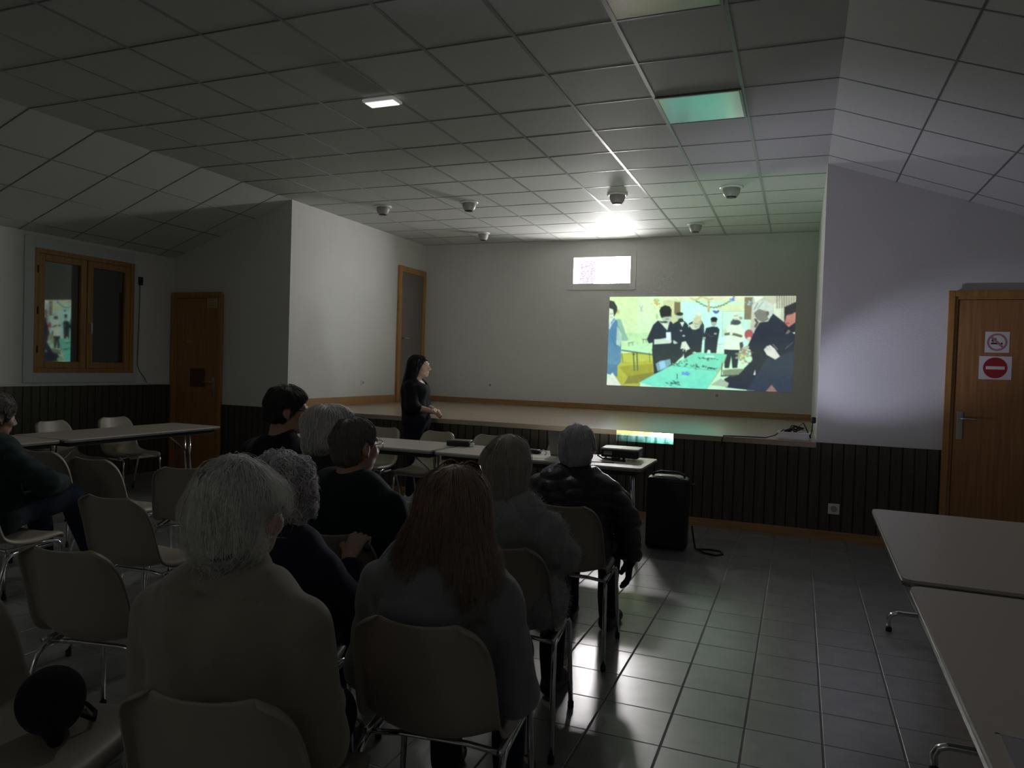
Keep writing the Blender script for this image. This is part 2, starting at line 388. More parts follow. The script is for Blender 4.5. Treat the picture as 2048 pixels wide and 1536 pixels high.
# ------------------------------------------------------------------ projected picture on the back wall
PX0, PX1, PZ0, PZ1 = -2.688, -0.085, 1.262, 2.582
def picture():
    W, H = 416, 212
    SS = 2
    w, h = W*SS, H*SS
    img = np.zeros((h, w, 3), np.float32)
    # picture frame corners in the drawing units used below
    TL, TR, BR, BL = np.array([105, 65.]), np.array([1957, 68.]), np.array([1930, 1025.]), np.array([62, 945.])
    u = (np.arange(w)+.5)/w; v = (np.arange(h)+.5)/h
    U, V = np.meshgrid(u, v)
    XY = (TL*(1-U[..., None])*(1-V[..., None])+TR*U[..., None]*(1-V[..., None])+BR*U[..., None]*V[..., None]+BL*(1-U[..., None])*V[..., None])
    X, Y = XY[..., 0], XY[..., 1]
    def poly(pts, col, a=1.0):
        pts = [tuple(map(float, p)) for p in pts]
        ins = np.zeros(X.shape, bool); n = len(pts)
        for i in range(n):
            x1, y1 = pts[i]; x2, y2 = pts[(i+1) % n]
            if y1 == y2: continue
            cnd = ((y1 > Y) != (y2 > Y)) & (X < (x2-x1)*(Y-y1)/(y2-y1)+x1)
            ins ^= cnd
        img[ins] = img[ins]*(1-a)+np.array(col, np.float32)*a
    def ell(cx, cy, rx, ry, col, a=1.0, rot=0.0):
        c, s = math.cos(rot), math.sin(rot); dx, dy = X-cx, Y-cy
        m = (((dx*c+dy*s)/rx)**2+((-dx*s+dy*c)/ry)**2) < 1
        img[m] = img[m]*(1-a)+np.array(col, np.float32)*a
    def line(pts, wd, col, a=1.0):
        for (x1, y1), (x2, y2) in zip(pts[:-1], pts[1:]):
            L = math.hypot(x2-x1, y2-y1)+1e-6
            t = np.clip(((X-x1)*(x2-x1)+(Y-y1)*(y2-y1))/L**2, 0, 1)
            m = np.hypot(X-x1-t*(x2-x1), Y-y1-t*(y2-y1)) < wd/2
            img[m] = img[m]*(1-a)+np.array(col, np.float32)*a
    img[:] = (186, 238, 200)
    poly([(60, 50), (675, 50), (675, 425), (60, 432)], (206, 242, 192))
    poly([(60, 50), (400, 50), (400, 425), (60, 432)], (203, 236, 178))
    poly([(60, 430), (600, 422), (600, 610), (60, 620)], (186, 232, 170))
    poly([(672, 60), (1580, 60), (1570, 130), (672, 98)], (214, 226, 190))
    poly([(672, 98), (850, 105), (850, 330), (672, 330)], (196, 214, 160))
    poly([(850, 120), (1500, 150), (1500, 640), (850, 560)], (188, 250, 230))
    poly([(1210, 150), (1480, 150), (1480, 230), (1210, 200)], (205, 226, 180))
    poly([(1265, 215), (1475, 220), (1475, 470), (1265, 470)], (190, 240, 215))
    line([(1265, 215), (1475, 218)], 5, (150, 190, 150)); line([(1265, 215), (1265, 470)], 5, (150, 190, 150))
    poly([(785, 120), (846, 122), (846, 310), (785, 235)], (118, 112, 82))
    poly([(1478, 78), (1562, 80), (1545, 300), (1473, 300)], (122, 120, 94))
    poly([(1555, 50), (1980, 50), (1980, 420), (1530, 420)], (186, 196, 172))
    poly([(1560, 68), (1660, 75), (1580, 130)], (225, 245, 222))
    poly([(1750, 150), (1820, 105), (1815, 300), (1750, 320)], (205, 225, 200))
    for k in range(9): poly([(1775+k*22, 60), (1785+k*22, 60), (1788+k*22, 190), (1776+k*22, 190)], (128, 128, 112))
    line([(400, 80), (398, 240)], 3, (170, 200, 150)); line([(424, 155), (458, 218)], 9, (168, 172, 190)); line([(456, 155), (432, 215)], 7, (150, 180, 160))
    # floor
    poly([(150, 640), (560, 600), (790, 600), (780, 720), (430, 925), (420, 960), (150, 960)], (168, 178, 70))
    poly([(190, 760), (560, 735), (560, 830), (300, 870)], (150, 156, 58)); poly([(230, 640), (560, 650), (560, 700), (230, 720)], (178, 192, 84))
    poly([(300, 860), (560, 820), (600, 840), (430, 930), (250, 935)], (128, 132, 60))
    # left tables
    poly([(235, 500), (330, 495), (360, 515), (300, 527), (240, 520)], (190, 235, 185)); line([(300, 527), (360, 517)], 6, (90, 125, 95))
    line([(305, 528), (308, 560)], 5, (95, 120, 95)); line([(345, 522), (350, 550)], 5, (95, 120, 95))
    line([(448, 490), (500, 492)], 6, (90, 115, 95)); line([(462, 492), (460, 530)], 5, (90, 115, 95)); line([(490, 492), (495, 520)], 5, (90, 115, 95))
    poly([(228, 575), (440, 535), (565, 535), (565, 640), (228, 596)], (182, 238, 184)); line([(430, 590), (520, 540)], 3, (150, 200, 150))
    line([(230, 598), (565, 645)], 13, (84, 112, 92))
    for (xa, xb) in ((355, 364), (393, 398), (230, 240), (525, 530)): line([(xa, 625), (xb, 800 if xa > 300 and xa < 500 else 720)], 12 if xa > 300 and xa < 500 else 6, (72, 98, 80))
    line([(350, 640), (368, 640)], 10, (60, 80, 70))
    # furniture far right
    for y in (500, 545, 590): poly([(1205, y), (1290, y-5), (1290, y+18), (1205, y+22)], (204, 240, 224)); 
    line([(1200, 640), (1290, 645)], 8, (130, 170, 150)); line([(1210, 545), (1290, 545)], 5, (150, 190, 170))
    # garlands
    for k in range(28):
        t = k/27; gx = 1010+330*t; gy = 115+62*math.sin(PI*t)+4*math.sin(k*2.4)
        ell(gx, gy, 10, 7, (132, 160, 128) if k % 2 else (96, 128, 104))
    for k in range(14):
        t = k/13; ell(955+210*t, 85+14*math.sin(t*9), 14, 8, (180, 190, 130), .8)
    for (gx, gy, r, c_) in ((1365, 102, 30, (104, 140, 204)), (1525, 138, 24, (150, 190, 205)), (1548, 135, 12, (90, 120, 190)), (608, 128, 40, (196, 186, 112)), (195, 215, 22, (176, 186, 100))):
        for k in range(26): ell(gx+RNG.normal(0, r*.5), gy+RNG.normal(0, r*.55), r*.25, r*.2, tuple(np.clip(np.array(c_)+RNG.normal(0, 22, 3), 40, 245)), .85)
    poly([(1165, 212), (1185, 205), (1202, 214), (1222, 204), (1238, 212), (1215, 240), (1190, 240)], (84, 104, 160))
    line([(1130, 120), (1128, 215)], 22, (186, 176, 120)); ell(605, 265, 12, 30, (170, 205, 160))
    # bald man behind, back row
    BK = (46, 57, 60)
    poly([(930, 335), (1000, 300), (1060, 305), (1084, 355), (1086, 490), (1060, 495), (935, 380)], (56, 68, 70)); ell(1030, 262, 33, 40, (196, 216, 192)); ell(1030, 238, 28, 17, (214, 234, 214))
    # bearded man
    poly([(775, 335), (830, 303), (890, 312), (925, 350), (932, 430), (900, 560), (870, 660), (775, 745), (755, 640)], BK)
    ell(840, 268, 36, 46, (176, 204, 178)); ell(840, 240, 36, 18, (44, 54, 50)); ell(850, 303, 28, 20, (52, 62, 58)); poly([(842, 322), (888, 320), (866, 372)], (206, 232, 214))
    poly([(838, 402), (868, 402), (852, 418)], (190, 210, 190)); ell(880, 458, 14, 9, (170, 190, 170))
    # woman arms crossed
    poly([(1105, 382), (1160, 368), (1215, 370), (1238, 400), (1218, 520), (1205, 632), (1085, 632), (1090, 500), (1075, 470)], BK)
    poly([(1060, 470), (1100, 472), (1098, 498), (1060, 498)], (150, 170, 150)); ell(1180, 322, 30, 42, (160, 184, 162)); ell(1182, 295, 34, 24, (36, 46, 42)); line([(1152, 318), (1208, 318)], 7, (50, 60, 56))
    line([(1100, 430), (1160, 470), (1210, 440)], 7, (64, 76, 76)); ell(1195, 438, 14, 9, (150, 172, 152)); poly([(1120, 600), (1145, 600), (1150, 640), (1110, 640)], (200, 240, 220))
    # man in a white sweater
    poly([(1282, 590), (1430, 598), (1410, 782), (1362, 782), (1352, 660), (1330, 782), (1286, 782)], (44, 56, 60))
    poly([(1320, 350), (1440, 342), (1478, 400), (1482, 470), (1440, 602), (1280, 596), (1296, 470), (1272, 412)], (216, 246, 216))
    poly([(1272, 412), (1300, 380), (1310, 430), (1296, 470)], (190, 220, 180)); ell(1394, 266, 32, 46, (206, 226, 200)); ell(1394, 300, 26, 18, (188, 208, 184)); ell(1394, 328, 50, 26, (74, 86, 84)); line([(1350, 345), (1370, 300)], 14, (84, 96, 92))
    line([(1375, 262), (1412, 262)], 5, (120, 140, 125)); line([(1295, 445), (1340, 440), (1390, 448), (1445, 465)], 26, (112, 112, 96)); ell(1350, 440, 16, 14, (214, 236, 206))
    poly([(1425, 270), (1458, 275), (1455, 300), (1430, 300)], (150, 150, 120))
    # red object, plush
    ell(1520, 450, 42, 52, (164, 92, 88)); ell(1522, 495, 22, 22, (210, 200, 190)); 
    for k in range(40): ell(1480+RNG.normal(0, 38), 655+RNG.normal(0, 40), 14, 11, tuple(np.clip(np.array((150, 156, 128))+RNG.normal(0, 26, 3), 50, 230)), .8)
    poly([(1430, 530), (1460, 520), (1470, 560), (1440, 620)], (70, 84, 78))
    # blond woman
    poly([(925, 372), (985, 405), (1045, 378), (1075, 430), (1055, 625), (1000, 625), (930, 660), (885, 690), (870, 560), (900, 470)], BK)
    poly([(930, 352), (975, 335), (1042, 380), (1000, 398), (965, 394)], (206, 224, 196)); ell(1010, 335, 40, 52, (188, 204, 172)); ell(1018, 300, 44, 28, (200, 204, 160)); ell(1048, 325, 14, 26, (176, 184, 140)); line([(985, 335), (1030, 345)], 4, (100, 118, 100)); ell(1004, 368, 12, 4, (130, 150, 130))
    poly([(845, 590), (862, 520), (900, 512), (945, 588), (905, 606), (880, 585)], (206, 228, 204)); line([(880, 590), (872, 612)], 8, (206, 228, 204)); line([(905, 600), (900, 615)], 8, (206, 228, 204))
    poly([(760, 490), (800, 515), (820, 530), (790, 540), (760, 525)], (180, 205, 184))
    # woman with the phone
    poly([(612, 305), (565, 350), (498, 490), (520, 532), (560, 522), (552, 600), (572, 835), (650, 840), (740, 790), (775, 720), (772, 560), (775, 340), (742, 303), (700, 320)], BK)
    poly([(622, 306), (660, 330), (740, 303), (712, 404)], (204, 226, 200)); poly([(648, 262), (757, 252), (752, 308), (720, 336), (668, 322)], (172, 200, 176))
    poly([(631, 205), (648, 170), (690, 152), (738, 165), (757, 200), (755, 255), (700, 268), (652, 278), (640, 250)], (36, 46, 42)); line([(665, 268), (757, 262)], 8, (80, 92, 88)); ell(712, 290, 22, 6, (120, 140, 125)); ell(690, 320, 26, 10, (60, 72, 68))
    poly([(575, 492), (640, 488), (700, 478), (752, 505), (745, 532), (575, 542)], (198, 224, 200)); poly([(700, 420), (748, 420), (752, 506), (700, 500)], (216, 246, 248)); ell(742, 510, 14, 18, (206, 228, 204))
    # left man in denim
    poly([(95, 330), (150, 275), (192, 310), (215, 420), (225, 560), (218, 720), (170, 765), (60, 745), (60, 500)], (86, 134, 164))
    poly([(180, 285), (222, 288), (270, 420), (302, 490), (280, 505), (232, 505), (205, 420)], (138, 188, 160)); poly([(180, 350), (230, 440), (215, 560), (170, 540)], (200, 230, 200), .7)
    poly([(60, 742), (182, 740), (180, 862), (140, 850), (60, 832)], (78, 124, 152)); poly([(95, 175), (142, 188), (148, 262), (128, 312), (95, 315)], (206, 228, 204))
    poly([(90, 95), (150, 110), (185, 165), (185, 200), (150, 265), (140, 190), (95, 175)], (52, 62, 58)); line([(165, 280), (110, 360)], 8, (190, 225, 215)); line([(110, 320), (100, 380)], 14, (214, 236, 230)); line([(110, 440), (165, 560)], 5, (64, 104, 132))
    line([(105, 235), (140, 232)], 5, (110, 130, 115)); line([(108, 270), (130, 268)], 4, (150, 130, 130))
    poly([(50, 960), (78, 880), (126, 818), (222, 950)], (214, 226, 206)); line([(126, 818), (222, 950)], 4, (150, 160, 150))
    # blue chair and long table
    poly([(590, 735), (640, 705), (690, 700), (740, 688), (752, 740), (700, 782), (610, 812)], (112, 160, 170)); poly([(625, 722), (680, 705), (700, 770), (640, 800)], (140, 196, 226))
    poly([(1115, 990), (1312, 648), (1268, 770), (1160, 925)], (150, 190, 140)); line([(1265, 700), (1255, 860)], 8, (60, 80, 66))
    poly([(415, 922), (1010, 624), (1312, 646), (1115, 992), (720, 975), (560, 962)], (114, 216, 184))
    poly([(415, 922), (760, 750), (1215, 812), (1115, 992), (560, 962)], (116, 224, 192)); line([(760, 752), (1215, 814)], 4, (80, 170, 140))
    line([(418, 926), (560, 966), (1112, 995)], 5, (190, 236, 206))
    for k in range(70):
        t = RNG.random(); gx = 780+430*t+RNG.normal(0, 14); gy = 720+70*t+RNG.normal(0, 22)*(1.2-t)
        ang = RNG.random()*3.1; l = 9
        line([(gx-l*math.cos(ang), gy-.5*l*math.sin(ang)), (gx+l*math.cos(ang), gy+.5*l*math.sin(ang))], 6, (48, 82, 74), .9)
    for k in range(18):
        gx = 1120+RNG.normal(0, 38); gy = 684+RNG.normal(0, 9); line([(gx-7, gy), (gx+8, gy+2)], 6, (44, 74, 70), .9)
    for k in range(22):
        gx = 790+RNG.normal(0, 40); gy = 932+RNG.normal(0, 12); line([(gx-9, gy-4), (gx+9, gy+4)], 6, (52, 96, 84), .9)
    for k in range(14): ell(900+RNG.normal(0, 18), 836+RNG.normal(0, 9), 15, 9, (96, 156, 216), .9)
    line([(813, 840), (813, 888)], 7, (40, 60, 60)); poly([(1095, 655), (1190, 660), (1180, 680), (1085, 675)], (170, 240, 220))
    poly([(960, 630), (990, 615), (1010, 630)], (210, 230, 205))
    # man in the dark coat and the right hand figure
    DK = (44, 52, 58)
    poly([(1742, 240), (1850, 330), (1900, 420), (1990, 470), (1990, 1060), (1300, 975), (1283, 890), (1470, 790), (1555, 705), (1535, 600), (1500, 585), (1580, 400), (1620, 330), (1700, 320)], DK)
    poly([(1690, 690), (1990, 600), (1990, 1060), (1500, 1010)], (54, 66, 80), .6)
    poly([(1560, 215), (1610, 195), (1700, 225), (1705, 300), (1650, 328), (1598, 300), (1575, 260)], (118, 122, 114)); poly([(1545, 205), (1565, 150), (1610, 115), (1690, 115), (1745, 165), (1742, 250), (1705, 300), (1690, 250), (1680, 200), (1610, 195), (1560, 240)], (190, 212, 202))
    line([(1600, 140), (1570, 200)], 10, (120, 150, 140)); line([(1650, 130), (1600, 190)], 8, (130, 160, 150)); ell(1694, 240, 15, 24, (100, 96, 92)); line([(1580, 300), (1600, 330), (1580, 370)], 20, (90, 84, 78))
    poly([(1848, 180), (1990, 110), (1990, 420), (1850, 445)], (44, 46, 50)); poly([(1870, 252), (1955, 230), (1950, 330), (1890, 378), (1852, 335)], (172, 122, 106)); line([(1855, 262), (1930, 240)], 7, (50, 44, 44)); ell(1880, 340, 18, 6, (140, 70, 70))
    poly([(1860, 440), (1890, 400), (1910, 420), (1880, 445)], (110, 110, 104)); line([(1930, 530), (1860, 590)], 8, (80, 90, 96)); line([(1745, 545), (1790, 600)], 6, (150, 155, 150))
    poly([(1662, 600), (1690, 565), (1722, 553), (1765, 592), (1812, 668), (1770, 698), (1690, 652)], (206, 212, 202)); line([(1700, 600), (1680, 570)], 4, (140, 146, 140)); line([(1725, 595), (1705, 560)], 4, (140, 146, 140))
    poly([(1440, 590), (1500, 555), (1528, 570), (1500, 610), (1450, 605)], (170, 180, 160)); line([(1440, 590), (1560, 628)], 9, (150, 96, 84), .7)
    poly([(1150, 950), (1250, 885), (1330, 932), (1315, 972)], (160, 186, 154)); line([(1255, 860), (1390, 855)], 14, (70, 86, 74)); poly([(1390, 790), (1480, 790), (1420, 850), (1270, 850), (1270, 800)], (120, 140, 110))
    poly([(1565, 852), (1582, 795), (1585, 850)], (220, 230, 222)); poly([(1480, 745), (1520, 735), (1500, 755)], (220, 226, 210)); poly([(1680, 1020), (1738, 948), (1805, 1040)], (134, 108, 98))
    # soft projection blur
    for _ in range(8):
        img2 = img.copy()
        img2[1:-1, 1:-1] = (img[1:-1, 1:-1]*2+img[:-2, 1:-1]+img[2:, 1:-1]+img[1:-1, :-2]+img[1:-1, 2:])/6
        img = img2
    nb_ = RNG.normal(0, 1, (H//6+2, W//6+2)); yy_ = np.arange(h)/(SS*6); xx_ = np.arange(w)/(SS*6); y0_ = yy_.astype(int); x0_ = xx_.astype(int); fy_ = (yy_-y0_)[:, None]; fx_ = (xx_-x0_)[None, :]
    sh_ = (nb_[y0_][:, x0_]*(1-fx_)+nb_[y0_][:, x0_+1]*fx_)*(1-fy_)+(nb_[y0_+1][:, x0_]*(1-fx_)+nb_[y0_+1][:, x0_+1]*fx_)*fy_
    img = img*(1+.02*sh_[..., None])+10*(1-img/255)+RNG.normal(0, 4, img.shape)
    img[..., :2] += 4*np.sin(Y/90)[..., None]
    img = img.reshape(H, SS, W, SS, 3).mean((1, 3))
    img = np.clip(img, 0, 255)/255
    lin = np.where(img <= .04045, img/12.92, ((img+.055)/1.055)**2.4)
    # one flat quad mesh with a colour per face
    gx = np.linspace(PX0, PX1, W+1); gz = np.linspace(PZ1, PZ0, H+1)
    GX, GZ = np.meshgrid(gx, gz)
    vs = np.stack([GX, np.full_like(GX, YB-.004), GZ], -1).reshape(-1, 3)
    a = (np.arange(H)[:, None]*(W+1)+np.arange(W)[None, :]).ravel()
    fs = np.stack([a, a+W+1, a+W+2, a+1], -1)
    me = bpy.data.meshes.new('projected_picture'); me.from_pydata(vs.tolist(), [], fs.tolist()); me.update()
    at = me.color_attributes.new('picture', 'FLOAT_COLOR', 'POINT')
    pad = np.zeros((H+1, W+1, 3)); cnt = np.zeros((H+1, W+1, 1))
    for dy in (0, 1):
        for dx in (0, 1): pad[dy:dy+H, dx:dx+W] += lin; cnt[dy:dy+H, dx:dx+W] += 1
    pad /= cnt
    rgba = np.concatenate([pad, np.ones((H+1, W+1, 1))], -1).astype(np.float32).ravel()
    at.data.foreach_set('color', rgba)
    m = bpy.data.materials.new('picture_glow'); m.use_nodes = True  # emissive picture mesh stands in for the projector's light on the wall
    nt = m.node_tree; nt.nodes.clear()
    o = nt.nodes.new('ShaderNodeOutputMaterial'); e = nt.nodes.new('ShaderNodeEmission'); c = nt.nodes.new('ShaderNodeVertexColor'); c.layer_name = 'picture'
    e.inputs['Strength'].default_value = PIC
    nt.links.new(c.outputs['Color'], e.inputs['Color']); nt.links.new(e.outputs[0], o.inputs['Surface'])
    me.materials.append(m)
    ob = bpy.data.objects.new('projected_picture', me); COL.objects.link(ob)
    tag(ob, 'projected green-tinted picture of people round a long table, on the back wall', 'projection')
PIC = 1.06
picture()

# ------------------------------------------------------------------ fixtures
def light_panel(x0, x1, y0, y1, label):
    t = thing('ceiling_light', label, 'ceiling light', ((x0+x1)/2, (y0+y1)/2, HC), 0, 'light panels in the ceiling')
    a, b = (x1-x0)/2, (y1-y0)/2
    f = MB()
    for (p, q, r, s) in ((-a, -a+.018, -b, b), (a-.018, a, -b, b), (-a+.018, a-.018, -b, -b+.018), (-a+.018, a-.018, b-.018, b)): f.box(p, q, r, s, -.012, 0)
    obj('frame', f, M['tbar'], t)
    obj('diffuser', MB().box(-a+.016, a-.016, -b+.016, b-.016, -.009, 0), M['diffuser'], t)
M['diffuser'] = mat('light_diffuser', (0.50, 0.55, 0.53, 1), 0.17, spec=1.0)
M['diffuser'].node_tree.nodes['Principled BSDF'].inputs['IOR'].default_value = 3.4
light_panel(*lights[0], 'square ceiling light panel shining green, whole, in the middle of the ceiling')
light_panel(*lights[1], 'square ceiling light panel cut off by the top edge of the photo')

M['lampwhite'] = mat('lit_lamp_diffuser', (0.8, 0.8, 0.8, 1), 0.3, emit=(1, .98, .94, 1), estr=1.0)
M['lampclear'] = mat('lamp_tray', (0.5, 0.5, 0.48, 1), 0.15, emit=(1, 1, .95, 1), estr=.12)
M['green'] = mat('green_sign', (0.02, 0.25, 0.10, 1), 0.3, emit=(0.08, .5, .22, 1), estr=.35)
t = thing('emergency_light', 'small lit emergency light with green sign on the ceiling', 'lamp', (-2.93, 4.62, HC))
obj('base', MB().box(-.10, .10, -.04, .04, -.022, 0), M['white'], t, bevel=.006)
tr = MB().prism([(-.135, -.068), (.135, -.068), (.135, .068), (-.135, .068)], -.046, -.0225)
obj('tray', tr, M['lampclear'], t, bevel=.012, seg=3)
obj('diffuser', MB().box(-.118, .118, -.045, .052, -.052, -.0455), M['lampwhite'], t, bevel=.004)
sg = MB().prism([(-.07, -.02), (-.02, -.036), (.0, -.014), (.045, -.03), (.075, -.014), (.045, -.004), (-.03, -.004)], .070, .076, 'xz')
obj('running_figure', sg, M['green'], t)

def eyeball(x, y, label, r=.085, tilt=.5, rz=0.0):
    t = thing('ceiling_spotlight', label, 'spotlight', (x, y, HC), rz, 'eyeball spotlights over the stage')
    obj('ring', MB().lathe([(r*1.25, 0), (r*1.28, -.008), (r*1.1, -.02), (r*.95, -.018)], 24), M['white'], t, smooth=True)
    b = MB().lathe([(r*.93, -.01), (r*.98, -.03), (r*.9, -.065), (r*.72, -.095), (r*.62, -.105)], 24)
    obj('housing', b, M['spotgrey'], t, smooth=True)
    obj('lens', MB().lathe([(r*.60, -.1), (r*.60, -.109), (r*.3, -.113), (.002, -.114)], 20), M['black'], t, smooth=True)
M['spotgrey'] = mat('spot_grey', (0.36, 0.33, 0.33, 1), 0.45)
eyeball(-4.91, 7.83, 'ceiling spotlight nearest the left side wall of the stage')
eyeball(-3.75, 7.88, 'second ceiling spotlight from the left side wall')
eyeball(-1.953, 7.91, 'ceiling spotlight in front of the bright window, third in the near row', .09)
eyeball(-.738, 7.90, 'ceiling spotlight nearest the right side wall of the stage, in the near row', .095)
eyeball(-1.348, 9.75, 'ceiling spotlight right over the projected picture near the back wall')
eyeball(-4.397, 9.76, 'pale ceiling spotlight in the back left, left of the bright window', .075)

def socket(x, y, z, label, face='y', s=.04):
    t = thing('wall_socket', label, 'socket', (x, y, z), 0 if face == 'y' else PI/2, 'white wall sockets')
    obj('plate', MB().box(-s, s, -.012, 0, -s, s), M['white'], t, bevel=.004)
    obj('insert', MB().lathe([(s*.6, -.012), (s*.6, -.0145), (s*.5, -.0145), (s*.48, -.0135), (.001, -.0135)], 18, axis='y'), M['spotgrey'], t)
socket(.335, YS-.02, .287, 'white socket low on the dark stage front, right of the loudspeaker', s=.048)
socket(-4.589, YB, 1.187, 'wall socket on the back wall left, behind the standing woman')
socket(-1.081, YB, 1.175, 'wall socket on the back wall under the projected picture')
socket(XL, 8.878, 1.195, 'wall socket on the left side wall of the stage', 'x')

# signs on door_2
M['paper'] = mat('paper', (0.70, 0.68, 0.66, 1), 0.7)
M['red'] = mat('sign_red', (0.34, 0.02, 0.03, 1), 0.5)
M['signblack'] = mat('sign_black', (0.02, 0.02, 0.03, 1), 0.5)
M['palered'] = mat('faded_red', (0.45, 0.20, 0.20, 1), 0.5)
def ring(r0, r1, n=40, y=-.0016):
    m_ = MB(); vs = []
    for k in range(n):
        a = 2*PI*k/n; vs += [(r0*math.cos(a), y, r0*math.sin(a)), (r1*math.cos(a), y, r1*math.sin(a))]
    return m_.add(vs, [(2*k, 2*k+1, (2*k+3) % (2*n), (2*k+2) % (2*n)) for k in range(n)])
YD = YS-.0425
t = thing('no_smoking_sign', 'white no smoking sign with red ring and crossed cigarette on the right door', 'sign', (1.537, YD, 1.828))
obj('sheet', MB().box(-.088, .088, -.001, 0, -.088, .088), M['paper'], t)
rg = ring(.058, .074); a = PI*.25
rg.add([(-.064*math.cos(a)-.006, -.0018, .064*math.sin(a)-.006), (-.064*math.cos(a)+.006, -.0018, .064*math.sin(a)+.006), (.064*math.cos(a)+.006, -.0018, -.064*math.sin(a)+.006), (.064*math.cos(a)-.006, -.0018, -.064*math.sin(a)-.006)], [(0, 1, 2, 3)])
obj('prohibition_ring', rg, M['palered'], t)
cg = MB().box(-.045, .02, -.0015, -.001, -.018, -.004).box(.026, .040, -.0015, -.001, -.018, -.004)
cg.prism([(-.040, .02), (-.028, .034), (-.03, .012), (-.02, .0), (-.03, 0), (-.042, .01)], -.0015, -.001, 'xz').prism([(-.02, .03), (-.008, .036), (-.006, .016), (.002, .004), (-.008, .004), (-.016, .014)], -.0015, -.001, 'xz')
obj('cigarette', cg, M['signblack'], t)
t = thing('no_entry_sign', 'white sheet with red no entry disc on the right door below the no smoking sign', 'sign', (1.531, YD, 1.611))
obj('sheet', MB().box(-.118, .118, -.001, 0, -.098, .098), M['paper'], t)
obj('disc', MB().lathe([(.001, -.0016), (.088, -.0016), (.088, -.001)], 48, axis='y'), M['red'], t)
obj('bar', MB().box(-.068, .068, -.0024, -.0016, -.013, .013), M['paper'], t)
t = thing('notice', 'pale paper notice at the top right of the left door', 'notice', (-7.005, YD, 2.195))
obj('sheet', MB().box(-.085, .085, -.001, 0, -.075, .075), mat('yellowed_paper', (.45, .34, .2, 1), .7), t)
tx = MB()
for k in range(4): tx.box(-.06, .06-.02*(k % 2), -.0016, -.001, .045-.03*k, .051-.03*k)
obj('print', tx, M['doorwood'], t)
tag(obj('door_plate', MB().box(-7.35, -7.10, YD-.003, YD, 1.10, 1.34), mat('brown_plate', (.10, .045, .02, 1), .5)), 'dark brown square plate on the left door', 'plate')
tag(obj('door_sticker', MB().box(-7.43, -7.33, YD-.001, YD, 1.665, 1.70), mat('faint_sticker', (.42, .28, .16, 1), .5)), 'small pale sticker in the middle of the left door', 'sticker')

# ------------------------------------------------------------------ chairs
def smoothstep(x): x = min(max(x, 0), 1); return x*x*(3-2*x)
def chair_shell():
    prof = [(.240, .405, .170), (.238, .425, .184), (.222, .440, .192), (.17, .445, .200), (.10, .440, .205), (.02, .434, .208), (-.06, .430, .209), (-.125, .434, .209), (-.170, .450, .209), (-.197, .480, .208),
            (-.214, .52, .207), (-.228, .57, .205), (-.243, .63, .202), (-.258, .69, .198), (-.269, .733, .190), (-.278, .765, .178), (-.284, .788, .158), (-.289, .802, .118)]
    n = len(prof); V = 17; g = []
    for i, (y, z, w) in enumerate(prof):
        a = prof[max(i-1, 0)]; b = prof[min(i+1, n-1)]
        ty, tz = b[0]-a[0], b[1]-a[1]; l = math.hypot(ty, tz); ny, nz = -tz/l*-1, ty/l*-1     # towards the sitter
        ny, nz = tz/l, -ty/l
        row = []
        mid = smoothstep((i-4)/5)*(1-.72*smoothstep((i-11.5)/5.5))
        for k in range(V):
            s = -1+2*k/(V-1); q = abs(s)
            dep = .014+.052*mid
            if q <= .86: off = dep*(q/.86)**2.2; xx = w*s/.86*.97
            else:
                e = (q-.86)/.14; off = dep-.030*e**1.3*(.4+.6*smoothstep((i-1)/3)); xx = math.copysign(w*.97+w*.05*math.sin(e*PI/2), s)
            row.append((xx, y+ny*off, z+nz*off))
        g.append(row)
    m_ = MB(); vs = [p for r in g for p in r]
    return m_.add(vs, [(i*V+k, i*V+k+1, (i+1)*V+k+1, (i+1)*V+k) for i in range(n-1) for k in range(V-1)])
def make_chair():
    t = thing('stacking_chair', 'chair', 'chair', (0, 0, 0))
    sh = obj('shell', chair_shell(), M['shell'], t, smooth=True)
    md = sh.modifiers.new('sub', 'SUBSURF'); md.levels = 1; md.render_levels = 1
    md = sh.modifiers.new('thick', 'SOLIDIFY'); md.thickness = .006; md.offset = 0
    for s in (-1, 1):
        # front leg with the upper rail, rear leg with the lower rail: two chrome tubes run together under the seat
        obj('leg', MB().tube([(s*.228, .215, .012), (s*.216, .200, .30), (s*.213, .195, .385), (s*.208, .175, .408), (s*.203, .13, .415), (s*.203, -.13, .415)], .0105, 10), M['chrome'], t, smooth=True)
        obj('leg', MB().tube([(s*.235, -.255, .012), (s*.217, -.165, .30), (s*.213, -.142, .365), (s*.208, -.115, .388), (s*.203, -.07, .394), (s*.203, .15, .394)], .0105, 10), M['chrome'], t, smooth=True)
    obj('cross_bar', MB().tube([(-.2, .12, .405), (-.1, .12, .415), (.1, .12, .415), (.2, .12, .405)], .009, 8).tube([(-.2, -.10, .400), (-.1, -.10, .412), (.1, -.10, .412), (.2, -.10, .400)], .009, 8), M['chrome'], t, smooth=True)
    for ch in list(t.children):
        if ch.name.startswith('leg'):
            v = ch.data.vertices[0].co; s = 1 if v.x > 0 else -1; yy = .215 if v.y > 0 else -.255; xx = .228 if v.y > 0 else .235
            obj('foot_cap', MB().lathe([(.0125, 0), (.0135, .004), (.0135, .028), (.011, .03)], 10, (s*xx, yy*1.0, 0)), M['rubber'], ch, smooth=True)
    return t
CH0 = make_chair(); CH_used = [False]
def place_chair(x, y, rz, label, group='beige stacking chairs of the audience'):
    if not CH_used[0]:
        CH_used[0] = True; CH0.location = (x, y, 0); CH0.rotation_euler = (0, 0, rz); CH0['label'] = label; CH0['group'] = group; return CH0
    return dup(CH0, (x, y, 0), rz, label, group)

